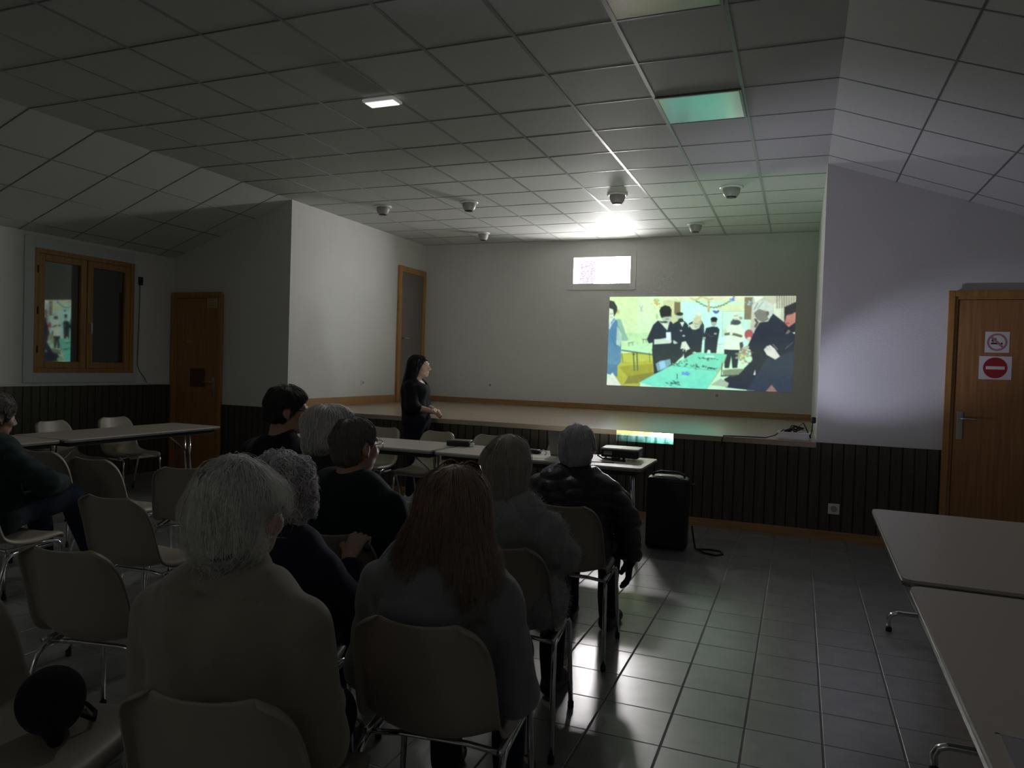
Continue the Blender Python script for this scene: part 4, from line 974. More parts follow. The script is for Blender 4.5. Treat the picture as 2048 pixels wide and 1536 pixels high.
class Person:
    """joint positions in a local frame: origin on the floor under the pelvis, facing +Y"""
    def __init__(s, name, label, loc, rz, hz=1.24, sw=.18, girth=1.0, lean=0.0, head=(0, 0, 0), sit=True, arms=None, legs=None, skin=SKIN, hscale=1.0, headoff=(0, 0, 0), shz=-.105):
        s.root = thing(name, label, 'person', loc, rz); s.skin = skin
        s.hs = hscale; g = girth; s.g = g
        pz = .565 if sit else .93*(hz/1.66)
        nz = hz-.262*hscale if sit else hz-.255*hscale
        s.pel = np.array((0, 0, pz)); s.neck = np.array((0, lean*(nz-pz)-.005, nz))
        up = s.neck-s.pel
        s.waist = s.pel+up*.36+np.array((0, -.012, 0)); s.chest = s.pel+up*.74+np.array((0, -.012, 0))
        s.sh = {k: s.neck+np.array((k*sw, -.012, shz)) for k in (-1, 1)}
        s.hc = s.neck+np.array((0, .040, .140))*hscale+np.array(headoff)
        s.R = rotm(*head)
        s.hip = {k: s.pel+np.array((k*.085, .02, -.005)) for k in (-1, 1)}
        legs = legs or {}
        s.knee = {}; s.ank = {}; s.toe = {}
        for k in (-1, 1):
            if sit:
                kn = legs.get(('knee', k), (k*.115, .365, .515)); an = legs.get(('ank', k), (k*.115, .37, .085))
            else:
                kn = legs.get(('knee', k), (k*.085, .02, pz*.53)); an = legs.get(('ank', k), (k*.085, -.01, .085))
            s.knee[k] = np.array(kn, float); s.ank[k] = np.array(an, float)
            s.toe[k] = np.array(legs.get(('toe', k), s.ank[k]+np.array((k*.02, .165, -.055))), float)
        arms = arms or {}
        s.elb = {}; s.wri = {}
        for k in (-1, 1):
            s.elb[k] = np.array(arms.get(('elb', k), s.sh[k]+np.array((k*.055, .02, -.265)) if sit else s.sh[k]+np.array((k*.05, -.03, -.29))), float)
            s.wri[k] = np.array(arms.get(('wri', k), (k*.09, s.elb[k][1]+.21, .625)) if sit else arms.get(('wri', k), s.elb[k]+np.array((0, .05, -.24))), float)
        s.hand = {k: arms.get(('hand', k), dict(curl=.5)) for k in (-1, 1)}
        s.hdir = {k: arms.get(('hdir', k)) for k in (-1, 1)}
    def torso(s, b=0.0):
        g = s.g; pr = []
        for k in (-1, 1):
            x = np.array((k*.062*g, 0, 0)); x2 = np.array((k*.070*g, 0, 0))
            pr.append((s.pel+x, s.waist+x*.95, .108*g+b, .098*g+b, .04)); pr.append((s.waist+x*.95, s.chest+x2, .098*g+b, .104*g+b, .04))
            pr.append((s.chest+x2, s.sh[k]+np.array((-k*.05, 0, -.02)), .104*g+b, .062+b*.8, .05))
            pr.append((s.neck+np.array((k*.018, -.012, -.045)), s.sh[k]+np.array((-k*.012, 0, .004)), .046+b*.6, .052+b*.8, .03))
        return pr
    def arm(s, k, b=0.0, full=True):
        return [(s.sh[k], s.elb[k], .052+b, .042+b, .035), (s.elb[k], s.wri[k], .042+b, .028+b*.7, .02)]
    def leg(s, k, b=0.0):
        return [(s.hip[k], s.knee[k], .088+b, .060+b, .04), (s.knee[k], s.ank[k], .058+b, .038+b, .03)]
    @staticmethod
    def field(pr, extra=None, wobble=None):
        def fn(P):
            d = None
            for q in pr:
                e = cap_sdf(P, q[0], q[1], q[2], q[3]); d = e if d is None else smin(d, e, q[4])
            if extra: d = extra(P, d)
            if wobble:
                for (f, a, sd) in wobble: d = d+wob(P, f, a, sd)
            return d
        pts = np.array([p for q in pr for p in (q[0], q[1])]); rm = max(max(q[2], q[3]) for q in pr)+.03
        return fn, pts.min(0)-rm, pts.max(0)+rm
    def to_head(s, v): return (s.R@(np.asarray(v)*s.hs).T).T+s.hc
    def body(s, smile=0.0):
        pr = s.torso()+s.leg(-1)+s.leg(1)+s.arm(-1)+s.arm(1)
        nk = s.hc+s.R@np.array((0, -.022, -.07))*s.hs
        pr.append((s.neck+np.array((0, -.012, -.02)), nk, .060*s.hs, .054*s.hs, .02))
        for k in (-1, 1): pr.append((s.ank[k], s.toe[k], .040, .034, .02))
        fn, lo, hi = s.field(pr); parts = [snets(fn, lo, hi, .016)]
        Ri = s.R.T; hcl = s.hc; hs = s.hs
        nb = Ri@((s.neck+np.array((0, -.012, -.03)))-hcl)/hs
        def hf(P): return smin(head_fn(P, smile), cap_sdf(P, (0, -.024, -.075), nb, .053, .061), .03)
        v, f = snets(hf, np.array((-.13, -.16, -.23)), np.array((.13, .15, .14)), .0052)
        parts.append((s.to_head(v), f))
        for k in (-1, 1):
            hd = s.hdir[k]
            if hd is None:
                x = s.wri[k]-s.elb[k]; x = x/np.linalg.norm(x); Rm = basis(x+np.array((-k*.2, .1, -.25)), (k*.25, 0, 1))
            else: Rm = basis(*hd)
            parts.append(hand_mesh(s.wri[k], Rm, side=k, **s.hand[k]))
        return obj('body', join(parts), s.skin, s.root, smooth=True)
    def garment(s, name, m, bulk=.016, hem=.50, neckcut=.02, cuff=0.93, extra=None, wobble=((26, .010, 1), (60, .004, 2)), h=.012, arms=(-1, 1), top=True):
        pr = s.torso(bulk)
        for k in arms:
            e = s.elb[k]; w = s.elb[k]+(s.wri[k]-s.elb[k])*cuff
            pr += [(s.sh[k], e, .052+bulk, .045+bulk, .014), (e, w, .045+bulk, .031+bulk*.8, .025)]
        nk = s.neck; ext = extra
        def ex(P, d):
            if ext: d = ext(P, d)
            d = smax(d, hem-P[..., 2]-.0*d, .008)
            return d
        fn, lo, hi = s.field(pr, ex, wobble); lo = lo-.04; hi = hi+np.array((.04, .04, .09))
        return obj(name, snets(fn, lo, hi, h), m, s.root, smooth=True), fn
    def trousers(s, m, bulk=.014, h=.013, top=.70):
        pr = [(s.hip[-1], s.hip[1], .112*s.g+bulk*.4, .112*s.g+bulk*.4, .05)]+s.leg(-1, bulk)+s.leg(1, bulk)
        if s.pel[2] > .7: pr.append((s.pel, s.waist, .11, .10, .04)); top = s.pel[2]+.12
        fn, lo, hi = s.field(pr, lambda P, d: smax(smax(d, P[..., 2]-top, .01), .055-P[..., 2], .005), ((35, .006, 5),))
        return obj('trousers', snets(fn, lo, hi, h), m, s.root, smooth=True)
    def shoes(s, m, sole=None, stripes=None):
        for k in (-1, 1):
            a, t = s.ank[k], s.toe[k]; z0 = .0 if min(a[2], t[2]) < .12 else None
            heel = a+np.array((0, -.035, -.045)); 
            pr = [(heel, t, .040, .037, .02), (a+np.array((0, 0, -.01)), a+(t-a)*.5, .042, .036, .03)]
            base = min(heel[2], t[2])-.032
            fn, lo, hi = s.field(pr, lambda P, d: smax(d, base-P[..., 2], .004))
            o = obj('shoe', snets(fn, lo, hi, .007), m, s.root, smooth=True)
            if sole:
                dr = t-heel; n_ = np.array((dr[1], -dr[0], 0)); n_ /= np.linalg.norm(n_); d_ = np.array((dr[0], dr[1], 0)); d_ /= np.linalg.norm(d_)
                pl = []
                for q in np.linspace(0, 2*PI, 24, endpoint=False):
                    c_ = (heel+t)/2; L_ = np.linalg.norm(dr[:2])/2+.042
                    p_ = c_+d_*L_*math.cos(q)+n_*.043*math.copysign(abs(math.sin(q))**.6, math.sin(q)); pl.append((p_[0], p_[1]))
                obj('sole', MB().prism(pl, base-.012, base+.012), sole, o, smooth=False)
            if stripes:
                mb = MB(); n_ = np.cross(t-heel, (0, 0, 1)); n_ /= np.linalg.norm(n_)
                for q in (.42, .54, .66):
                    p_ = heel+(t-heel)*q
                    for sd in (-1, 1):
                        w_ = n_*sd*.0405; a_ = p_+w_+np.array((0, 0, -.012)); b_ = p_+w_*.86+np.array((0, -.02, .026))
                        mb.tube([a_, b_], .005, 6)
                obj('stripes', mb, stripes, o)
    def head_part(s, name, geo, m, parent=None):
        v, f = geo; return obj(name, (s.to_head(v), f), m, parent or s.root, smooth=True)
    def glasses(s, m, y=.108, z=.004, tilt=0.0, name='glasses', up=0.0, sc=1.0):
        mb = MB(); Rt = rotm(0, tilt, 0)
        def X(p): return Rt@(np.array(p)*sc)+np.array((0, y, z+up))
        for k in (-1, 1):
            mb.tube([X((k*.034+.026*math.cos(a)*(1 if True else 1), -.006*abs(math.cos(a)), .019*math.sin(a))) for a in np.linspace(0, 2*PI, 19)[:-1]], .0022, 6, closed=True)
            mb.tube([X((k*.060, -.006, .008)), X((k*.074, -.03, .008)), X((k*.082, -.105, .002)), X((k*.080, -.125, -.012))], .0022, 6)
        mb.tube([X((-.009, 0, .004)), X((0, .003, .007)), X((.009, 0, .004))], .0022, 6)
        v = np.array([tuple(q) for q in mb.v])
        o = MB(); o.v = [tuple(q) for q in s.to_head(v)]; o.f = mb.f
        return obj(name, o, m, s.root, smooth=True)

# hair volumes, in the head frame
def cutface(P, d, off=.035, low=-.09, k=.012):
    d = smax(d, .80*P[..., 1]-.60*P[..., 2]-off, k)
    return smax(d, low-P[..., 2], k)
def ears_out(P, d, s=(-1, 1), r=.034):
    for q in s: d = smax(d, -ell_sdf(P, (q*.09, -.004, -.018), (.05, r, r*1.25)), .01)
    return d
def hair_short(th=.010, off=.030, low=-.085, amp=.004, seed=3):
    def fn(P):
        d = ell_sdf(P, (0, -.016, .030), (.077+th, .098+th, .089+th*1.2))
        d = smin(d, ell_sdf(P, (0, -.045, -.03), (.064+th*.7, .06+th*.7, .07)), .02)
        return ears_out(P, cutface(P, d+wob(P, 90, amp, seed), off, low))
    return fn

# ------------------------------------------------------------------ the people
def fabric(name, col, rough=.9, bump=.35, bscale=350, sheen=.45, noise=.12): return mat(name, col, rough, spec=.2, noise=noise, nscale=25, bump=bump, bscale=bscale, sheen=sheen if col[0] > .1 else .06)
def hairmat(name, col, rough=.45, noise=.3):
    m = mat(name, col, rough, spec=.4, noise=noise, nscale=60, sheen=.7 if col[0] > .3 else 0.0); nt = m.node_tree
    tr = nt.nodes.new('ShaderNodeBsdfTranslucent'); tr.inputs['Color'].default_value = col; mx = nt.nodes.new('ShaderNodeMixShader'); mx.inputs[0].default_value = .18
    out = nt.nodes['Material Output']; nt.links.new(nt.nodes['Principled BSDF'].outputs[0], mx.inputs[1]); nt.links.new(tr.outputs[0], mx.inputs[2]); nt.links.new(mx.outputs[0], out.inputs['Surface'])
    return m
H_white = hairmat('white_hair', (.88, .86, .82, 1)); H_silver = hairmat('silver_hair', (.82, .78, .82, 1)); H_grey = hairmat('grey_hair', (.29, .265, .25, 1))
H_blond = hairmat('grey_blond_hair', (.52, .45, .40, 1)); H_red = hairmat('red_brown_hair', (.36, .21, .14, 1), .4); H_dark = hairmat('dark_hair', (.010, .009, .010, 1), .35); H_pep = hairmat('dark_grey_hair', (.085, .078, .076, 1))
C_beige = fabric('beige_wool', (.30, .26, .21, 1)); C_navy = fabric('navy_wool', (.018, .022, .050, 1)); C_black = fabric('black_cloth', (.010, .010, .012, 1)); C_green = fabric('dark_green_cloth', (.008, .022, .024, 1))
C_hood = fabric('grey_jersey', (.19, .21, .215, 1)); C_fluff = fabric('fluffy_grey_wool', (.36, .365, .375, 1), bump=.8, bscale=160); C_puff = mat('puffer_nylon', (.022, .020, .028, 1), .42, noise=.1, bump=.25, bscale=60)
C_jean = fabric('blue_denim', (.018, .028, .055, 1)); C_trou = fabric('dark_trousers', (.014, .014, .017, 1)); C_pj = fabric('dark_jeans', (.007, .009, .020, 1)); C_plaid = None; C_scarf = fabric('dark_patterned_scarf', (.03, .03, .032, 1), noise=.8)
SHOE_d = mat('dark_shoe', (.012, .012, .013, 1), .5); SHOE_w = mat('white_shoe', (.6, .6, .6, 1), .5); GL_d = mat('dark_frames', (.012, .010, .010, 1), .25); GL_m = mat('metal_frames', (.35, .3, .26, 1), .3, metal=.8)
GL_r = mat('red_frames', (.22, .03, .015, 1), .15, coat=.6)
# dark plaid
def plaid():
    m = bpy.data.materials.new('green_plaid'); m.use_nodes = True; nt = m.node_tree; b = nt.nodes['Principled BSDF']; tc = nt.nodes.new('ShaderNodeTexCoord')
    g1 = grid_lines(nt, tc.outputs['Object'], 0, .055, 0, .02); g2 = grid_lines(nt, tc.outputs['Object'], 2, .055, 0, .02)
    ad = nt.nodes.new('ShaderNodeMath'); ad.operation = 'ADD'; nt.links.new(g1, ad.inputs[0]); nt.links.new(g2, ad.inputs[1])
    cr = nt.nodes.new('ShaderNodeMapRange'); cr.inputs['From Max'].default_value = 2; nt.links.new(ad.outputs[0], cr.inputs['Value'])
    mx = nt.nodes.new('ShaderNodeMix'); mx.data_type = 'RGBA'; mx.inputs[6].default_value = (.010, .034, .034, 1); mx.inputs[7].default_value = (.006, .010, .016, 1)
    nt.links.new(cr.outputs['Result'], mx.inputs[0]); nt.links.new(mx.outputs[2], b.inputs['Base Color']); b.inputs['Roughness'].default_value = .9; return m
C_plaid = plaid()
def collar(nk, R=.070, r=.020, dz=.005, dy=-.014, tilt=.25):
    return lambda P, d: smin(d, tor_sdf(P, nk+np.array((0, dy, dz)), R, r, tilt), .02)

# 1 woman in the beige coat -----------------------------------------
p = Person('seated_person', 'seated person with big white hair and a beige wool coat, nearest the camera', (-1.24, 1.365, 0), rd(8), hz=1.232, sw=.190, girth=1.04, head=(rd(-8), rd(-6), 0), skin=SKIN2, hscale=.99,
    arms={('elb', 1): (.232, .0, .60), ('wri', 1): (.15, .21, .60), ('elb', -1): (-.225, .0, .60)}, legs={('knee', 1): (.10, .29, .515), ('ank', 1): (.09, .26, .085), ('knee', -1): (-.12, .33, .515), ('ank', -1): (-.12, .33, .085)})
p.body(); p.trousers(C_trou); p.shoes(SHOE_d)
def ex(P, d, s=p):
    d = smin(d, tor_sdf(P, s.neck+np.array((0, -.014, .012)), .070, .030, .30), .004)
    yoke = np.abs(P[..., 2]-(s.neck[2]-.024)+.25*(P[..., 0]**2)); d = d+.011*np.exp(-(yoke/.007)**2)*(P[..., 1] < 0)*(np.abs(P[..., 0]) < .14)
    d = smin(d, ell_sdf(P, (0, .03, .56), (.185, .15, .16)), .05)
    return d
o, fnc = p.garment('coat', C_beige, bulk=.022, hem=.462, extra=ex, wobble=((16, .014, 11), (40, .005, 12)), h=.0095)
def big(P):
    d = ell_sdf(P, (0, -.026, .020), (.104, .120, .108)); d = smin(d, ell_sdf(P, (-.005, -.055, -.045), (.090, .078, .075)), .03)
    d = smin(d, ell_sdf(P, (-.045, -.01, .102), (.045, .055, .036)), .03)
    d = d+wob(P, 45, .010, 21)+wob(P, 110, .003, 22)
    d = smax(d, .80*P[..., 1]-.60*P[..., 2]-.030, .02)
    d = smax(d, -cap_sdf(P, (.112, .0, -.022), (.11, .10, -.02), .056, .060), .012); d = smax(d, -ell_sdf(P, (.10, .04, -.10), (.085, .075, .075)), .015); return smax(d, -.112-P[..., 2], .02)
v1 = snets(big, np.array((-.18, -.21, -.2)), np.array((.18, .16, .2)), .006)
st = strands(big, 3600, 9, .016, .0014, .003, 31, crown=(-.03, -.03, .16), rnd=.22, flare=.10); st2 = strands(big, 900, 8, .018, .0005, .010, 32, crown=(-.03, -.03, .16), rnd=.5, flare=.5, lift=.015)
p.head_part('hair', join([v1, st, st2]), H_white)
er = MB(); q = p.to_head([(.083, .002, -.050)])[0]; er.lathe([(.001, -.006), (.005, 0), (.001, .006)], 10, tuple(q)); q = p.to_head([(.078, .000, -.078)])[0]; er.lathe([(.001, -.004), (.0035, 0), (.001, .004)], 10, tuple(q))
obj('earring', er, M['chrome'], p.root, smooth=True)
bt = MB()
# 2 woman with red hair ---------------------------------------------
p = Person('seated_person', 'seated person with long red-brown hair, sunglasses on the head, grey hooded top', (-.975, 1.93, 0), rd(4), hz=1.180, sw=.185, girth=1.10, head=(rd(-3), rd(-2), 0), headoff=(.035, 0, 0))
p.body(); p.trousers(C_jean); p.shoes(SHOE_d)
def ex(P, d, s=p):
    h_ = tor_sdf(P, s.neck+np.array((0, -.055, -.075)), .125, .036, .50)
    gr = np.exp(-((d-h_)/.010)**2); d = np.minimum(d, h_)+.010*gr; d = smin(d, ell_sdf(P, s.neck+np.array((0, -.135, -.15)), (.125, .045, .08)), .04)
    d = smin(d, ell_sdf(P, (0, -.02, .57), (.19, .14, .12)), .06)
    return d
p.garment('hooded_top', C_hood, bulk=.024, hem=.47, extra=ex, wobble=((20, .012, 41), (55, .006, 42)), h=.010)
def red(P):
    d = ell_sdf(P, (0, -.018, .030), (.090, .108, .098))
    d = smin(d, cap_sdf(P, (0, -.045, .02), (-.075, -.085, -.185), .088, .088), .04); d = smin(d, cap_sdf(P, (0, -.045, .02), (.085, -.085, -.180), .088, .085), .04)
    d = d+wob(P, 40, .008, 51)+wob(np.stack([P[..., 0], P[..., 1], P[..., 2]*.15], -1), 140, .005, 52)
    d = smax(d, .85*P[..., 1]-.50*P[..., 2]-.035, .02)
    return smax(d, -.245-P[..., 2]+wob(P, 70, .02, 53), .02)
v1 = snets(red, np.array((-.21, -.24, -.32)), np.array((.21, .16, .18)), .0065)
st = strands(red, 2400, 15, .018, .0019, .003, 54, crown=(0, -.04, .16), R=.36, c=(0, -.05, -.04), rnd=.12, flare=.12); st2 = strands(red, 1500, 16, .020, .00055, .010, 55, crown=(0, -.04, .16), R=.36, c=(0, -.05, -.04), rnd=.28, flare=.6, lift=.02)
p.head_part('hair', join([v1, st, st2]), H_red)
p.glasses(GL_r, y=.022, z=.130, tilt=rd(40), name='sunglasses', sc=1.0)
lens = MB()
for k in (-1, 1):
    a = [(k*.034+.025*math.cos(t), .0, .018*math.sin(t)) for t in np.linspace(0, 2*PI, 19)[:-1]]
    vv = p.to_head(np.array([rotm(0, rd(40), 0)@np.array(q)+np.array((0, .022, .130)) for q in a])); lens.add([tuple(q) for q in vv], [tuple(range(18))])
obj('lenses', lens, mat('dark_lens', (.02, .006, .004, 1), .05, coat=1.0), p.root)

# 3 curly haired person with the cane --------------------------------
p = Person('seated_person', 'seated person with curly white hair and glasses holding a cane, behind the beige coat', (-1.64, 1.96, 0), rd(10), hz=1.155, sw=.165, lean=.10, head=(rd(55), rd(-8), 0), skin=SKIN2,
    arms={('elb', 1): (.215, .22, .60), ('wri', 1): (.125, .37, .745), ('hdir', 1): ((.10, .62, .55), (.0, -.5, .8)), ('hand', 1): dict(curl=1.15, thumb=1.0), ('elb', -1): (-.24, .10, .70), ('wri', -1): (-.05, .26, .66)}, legs={('knee', 1): (.11, .30, .515), ('ank', 1): (.11, .30, .085), ('knee', -1): (-.11, .30, .515), ('ank', -1): (-.11, .30, .085)})
p.body(); p.trousers(C_trou); p.shoes(SHOE_d)
p.garment('jacket', C_navy, bulk=.022, hem=.48, cuff=.70, extra=collar(p.neck, .068, .022), h=.012)
def curly(P):
    d = ell_sdf(P, (0, -.022, .026), (.094, .114, .106)); d = smin(d, ell_sdf(P, (0, -.05, -.04), (.084, .07, .07)), .03)
    d = d+wob(P, 75, .016, 61)+wob(P, 150, .007, 62)
    d = smax(d, .86*P[..., 1]-.50*P[..., 2]-.058, .012); d = ears_out(P, d, (-1, 1), .026); return smax(d, -.10-P[..., 2], .015)
v1 = snets(curly, np.array((-.15, -.18, -.14)), np.array((.15, .14, .17)), .006)
st = strands(curly, 2000, 12, .009, .0016, .006, 63, rnd=.6, wave=.007, wfreq=18, flare=.3, lift=.012)
p.head_part('hair', join([v1, st]), H_silver); p.glasses(GL_d)
hand = p.root.matrix_basis
CANE_AT = None
def world(pers, v):
    return Matrix.Translation(pers.root.location)@Euler(pers.root.rotation_euler).to_matrix().to_4x4()@Vector(v)
hp = world(p, p.wri[1]+np.array((-.015, .075, .035)))
t = thing('walking_cane', 'walking cane with black handle held upright by the curly haired person', 'cane', (hp.x, hp.y, 0), rd(-25))
obj('shaft', MB().tube([(0, 0, .03), (0, 0, hp.z-.03)], [.008, .0105], 12), wood_mat('cane_wood', (.10, .045, .02, 1), .35), t, smooth=True)
obj('handle', MB().tube([(-.06, -.02, hp.z-.02), (-.03, -.008, hp.z-.004), (0, 0, hp.z), (.035, .012, hp.z-.002), (.062, .022, hp.z-.014), (.072, .026, hp.z-.026)], [.009, .013, .0155, .0155, .0165, .012], 12), mat('black_gloss', (.008, .008, .009, 1), .12, coat=.5), t, smooth=True)
obj('ferrule', MB().lathe([(.013, 0), (.013, .02), (.0095, .04)], 12), M['rubber'], t, smooth=True)

# 4 woman in the fluffy cardigan -------------------------------------
p = Person('seated_person', 'seated person with straight grey-blond hair and fluffy grey cardigan', (-1.11, 2.77, 0), rd(2), hz=1.205, sw=.170, head=(rd(-4), rd(2), 0),
    arms={('elb', 1): (.235, .03, .73), ('wri', 1): (.12, .25, .64)})
p.body(); p.trousers(C_trou); p.shoes(SHOE_d)
def ex(P, d, s=p):
    d = smin(d, ell_sdf(P, (.20, -.05, .575), (.09, .115, .125)), .010); d = smin(d, ell_sdf(P, (.20, -.03, .80), (.085, .10, .11)), .012); d = smin(d, ell_sdf(P, (-.17, -.04, .60), (.085, .115, .14)), .03)
    return smin(d, tor_sdf(P, s.neck+np.array((0, -.015, -.015)), .075, .028, .25), .02)
o, ff = p.garment('fluffy_cardigan', C_fluff, bulk=.030, hem=.455, extra=ex, wobble=((30, .012, 71), (120, .006, 72)), h=.011)
rg = np.random.default_rng(73); vv = np.array([q.co[:] for q in o.data.vertices]); sel = vv[rg.integers(0, len(vv), 6500)]; g = grad(ff, sel.astype(F32)).astype(float)
pa = []; q = sel.copy(); dirs = g+rg.normal(0, .55, sel.shape)+np.array((0, 0, -.3)); dirs /= np.linalg.norm(dirs, axis=1, keepdims=True)
for k in range(5): pa.append(q.copy()); q = q+dirs*.0048; dirs = dirs+rg.normal(0, .35, sel.shape); dirs /= np.linalg.norm(dirs, axis=1, keepdims=True)
obj('wool_fluff', tubes(np.stack(pa, 1), np.full(len(sel), .0009)), C_fluff, o, smooth=True)
def straight(P):
    d = ell_sdf(P, (0, -.018, .030), (.088, .106, .098)); d = smin(d, cap_sdf(P, (.02, -.05, .0), (.025, -.068, -.135), .084, .066), .03); d = smin(d, cap_sdf(P, (-.02, -.05, .0), (-.03, -.066, -.14), .084, .066), .03)
    d = d+wob(np.stack([P[..., 0], P[..., 1], P[..., 2]*.1], -1), 150, .004, 81)
    d = smin(d, cap_sdf(P, (.07, -.04, -.12), (.115, -.03, -.19), .03, .010), .02)
    d = smax(d, .85*P[..., 1]-.50*P[..., 2]-.035, .02); return smax(d, -.20-P[..., 2], .015)
v1 = snets(straight, np.array((-.16, -.2, -.24)), np.array((.16, .16, .17)), .0065)
st = strands(straight, 2200, 14, .016, .0017, .002, 82, crown=(0, -.03, .17), rnd=.06, flare=.05, R=.34, c=(0, -.04, -.03)); st2 = strands(straight, 500, 14, .017, .0005, .006, 83, crown=(0, -.03, .17), rnd=.15, flare=.4, R=.34, c=(0, -.04, -.03))
p.head_part('hair', join([v1, st, st2]), H_blond)

# 5 grey haired man in the dark jumper -------------------------------
p = Person('seated_person', 'seated person with short grey hair, bald spot and glasses, dark green jumper', (-1.79, 2.65, 0), rd(-4), hz=1.245, sw=.225, girth=1.16, head=(rd(-14), 0, 0))
p.body(); p.trousers(C_trou); p.shoes(SHOE_d)
p.garment('jumper', C_green, bulk=.022, hem=.48, extra=collar(p.neck, .066, .020), h=.012)
hs = hair_short(.007, .020, -.092, .006, 91)
def bald(P): return hs(P)
st = strands(bald, 2000, 6, .010, .0011, .003, 92, rnd=.35, lift=.004); p.head_part('hair', join([snets(bald, np.array((-.12, -.16, -.14)), np.array((.12, .14, .16)), .005), st]), H_grey); p.glasses(GL_m)

# 6 white haired man in the puffer jacket -----------------------------
p = Person('seated_person', 'seated person with short white hair in a dark puffer jacket, right arm hanging down', (-1.095, 3.70, 0), rd(0), hz=1.176, sw=.190, girth=1.12, lean=.06, shz=-.085, head=(rd(-2), 0, 0), skin=SKIN2,
    arms={('elb', 1): (.275, .06, .695), ('wri', 1): (.285, .135, .47), ('hand', 1): dict(curl=.35), ('hdir', 1): ((-.05, .12, -1), (1, .2, 0))})
p.body(); p.trousers(C_trou); p.shoes(SHOE_d)
def ex(P, d, s=p):
    q = np.abs(np.sin((P[..., 2]-.02*np.sin(P[..., 0]*14))*PI/.062)); d = d-.010*np.sqrt(q)+.004
    d = smin(d, ell_sdf(P, (0, 0, .56), (.20, .16, .10)), .05)
    return smin(d, tor_sdf(P, s.neck+np.array((0, -.014, .012)), .068, .026, .2), .02)
p.garment('puffer_jacket', C_puff, bulk=.026, hem=.475, cuff=1.0, extra=ex, wobble=((24, .010, 101), (80, .005, 102)), h=.0095)
hs6 = hair_short(.013, .034, -.095, .010, 103)
st = strands(hs6, 2300, 8, .012, .0013, .005, 104, rnd=.40, lift=.006, flare=.2); p.head_part('hair', join([snets(hs6, np.array((-.12, -.16, -.14)), np.array((.12, .14, .16)), .005), st]), H_silver)
p.glasses(GL_d)
hd = p.hdir[1]; gl = hand_prims(p.wri[1], basis(*hd), side=1, **p.hand[1]); gl = [(a, b, ra+.0035, rb+.0035, k) for a, b, ra, rb, k in gl]+[(p.wri[1]+(p.elb[1]-p.wri[1])*.12, p.wri[1], .036, .034, .01)]
gf, lo, hi = p.field(gl); obj('glove', snets(gf, lo, hi, .0045), fabric('black_glove', (.008, .008, .009, 1)), p.root, smooth=True)

# 7 white haired woman further back -----------------------------------
p = Person('seated_person', 'seated person with swept white hair and dark scarf, behind the one with the bald spot', (-2.21, 3.05, 0), rd(0), hz=1.262, sw=.185, head=(rd(-30), rd(-8), 0), skin=SKIN2)
p.body(); p.trousers(C_trou); p.shoes(SHOE_d)
p.garment('jacket', C_scarf, bulk=.022, hem=.48, extra=collar(p.neck, .080, .034), h=.013)
def puffh(P):
    d = ell_sdf(P, (0, -.03, .022), (.108, .125, .108)); d = smin(d, ell_sdf(P, (0, -.055, -.06), (.092, .08, .09)), .03); d = smin(d, ell_sdf(P, (0, .05, .085), (.07, .055, .03)), .03); d = d+wob(P, 50, .009, 111)
    d = smax(d, .80*P[..., 1]-.60*P[..., 2]-.045, .02); return smax(d, -.15-P[..., 2], .02)
st = strands(puffh, 1500, 9, .014, .0018, .004, 112, rnd=.25, flare=.2); p.head_part('hair', join([snets(puffh, np.array((-.16, -.19, -.15)), np.array((.16, .16, .17)), .0065), st]), H_white); p.glasses(GL_d)

# 8 dark haired man in profile -----------------------------------------
p = Person('seated_person', 'seated person with short dark grey hair and glasses in a black jacket, face in profile', (-2.72, 3.34, 0), rd(-15), hz=1.330, sw=.22, girth=1.10, head=(rd(-34), rd(-8), 0), hscale=1.06)
p.body(); p.trousers(C_trou); p.shoes(SHOE_d); p.garment('jacket', C_black, bulk=.024, hem=.48, extra=collar(p.neck, .070, .024), h=.013)
hs8 = hair_short(.011, .020, -.066, .008, 121); st = strands(hs8, 1600, 8, .012, .0013, .005, 122, rnd=.4, lift=.010, flare=.25)
p.head_part('hair', join([snets(hs8, np.array((-.13, -.16, -.14)), np.array((.13, .14, .17)), .005), st]), H_pep); p.glasses(GL_d)

# 9 leaning person at the left edge --------------------------------------
p = Person('seated_person', 'seated person in a dark green plaid jacket leaning at the left edge, legs crossed', (-4.27, 2.70, 0), rd(4), hz=1.235, sw=.20, girth=1.12, lean=.06, head=(rd(-10), rd(-10), 0),
    legs={('knee', -1): (-.10, .42, .53), ('ank', -1): (-.08, .46, .085), ('knee', 1): (.14, .44, .60), ('ank', 1): (.10, .62, .23), ('toe', 1): (.12, .78, .20)},
    arms={('elb', 1): (.29, .14, .74), ('wri', 1): (.15, .36, .70), ('elb', -1): (-.28, .14, .74), ('wri', -1): (-.06, .34, .68)})
p.body(); p.trousers(C_jean); p.shoes(SHOE_d, stripes=SHOE_w)
p.garment('plaid_jacket', C_plaid, bulk=.030, hem=.47, extra=collar(p.neck, .075, .028), wobble=((20, .014, 131), (50, .006, 132)), h=.012)
hs9 = hair_short(.016, .034, -.10, .010, 133); st = strands(hs9, 900, 9, .012, .0016, .004, 134, rnd=.35, wave=.004, wfreq=15)
p.head_part('hair', join([snets(hs9, np.array((-.13, -.17, -.15)), np.array((.13, .14, .17)), .006), st]), H_grey)

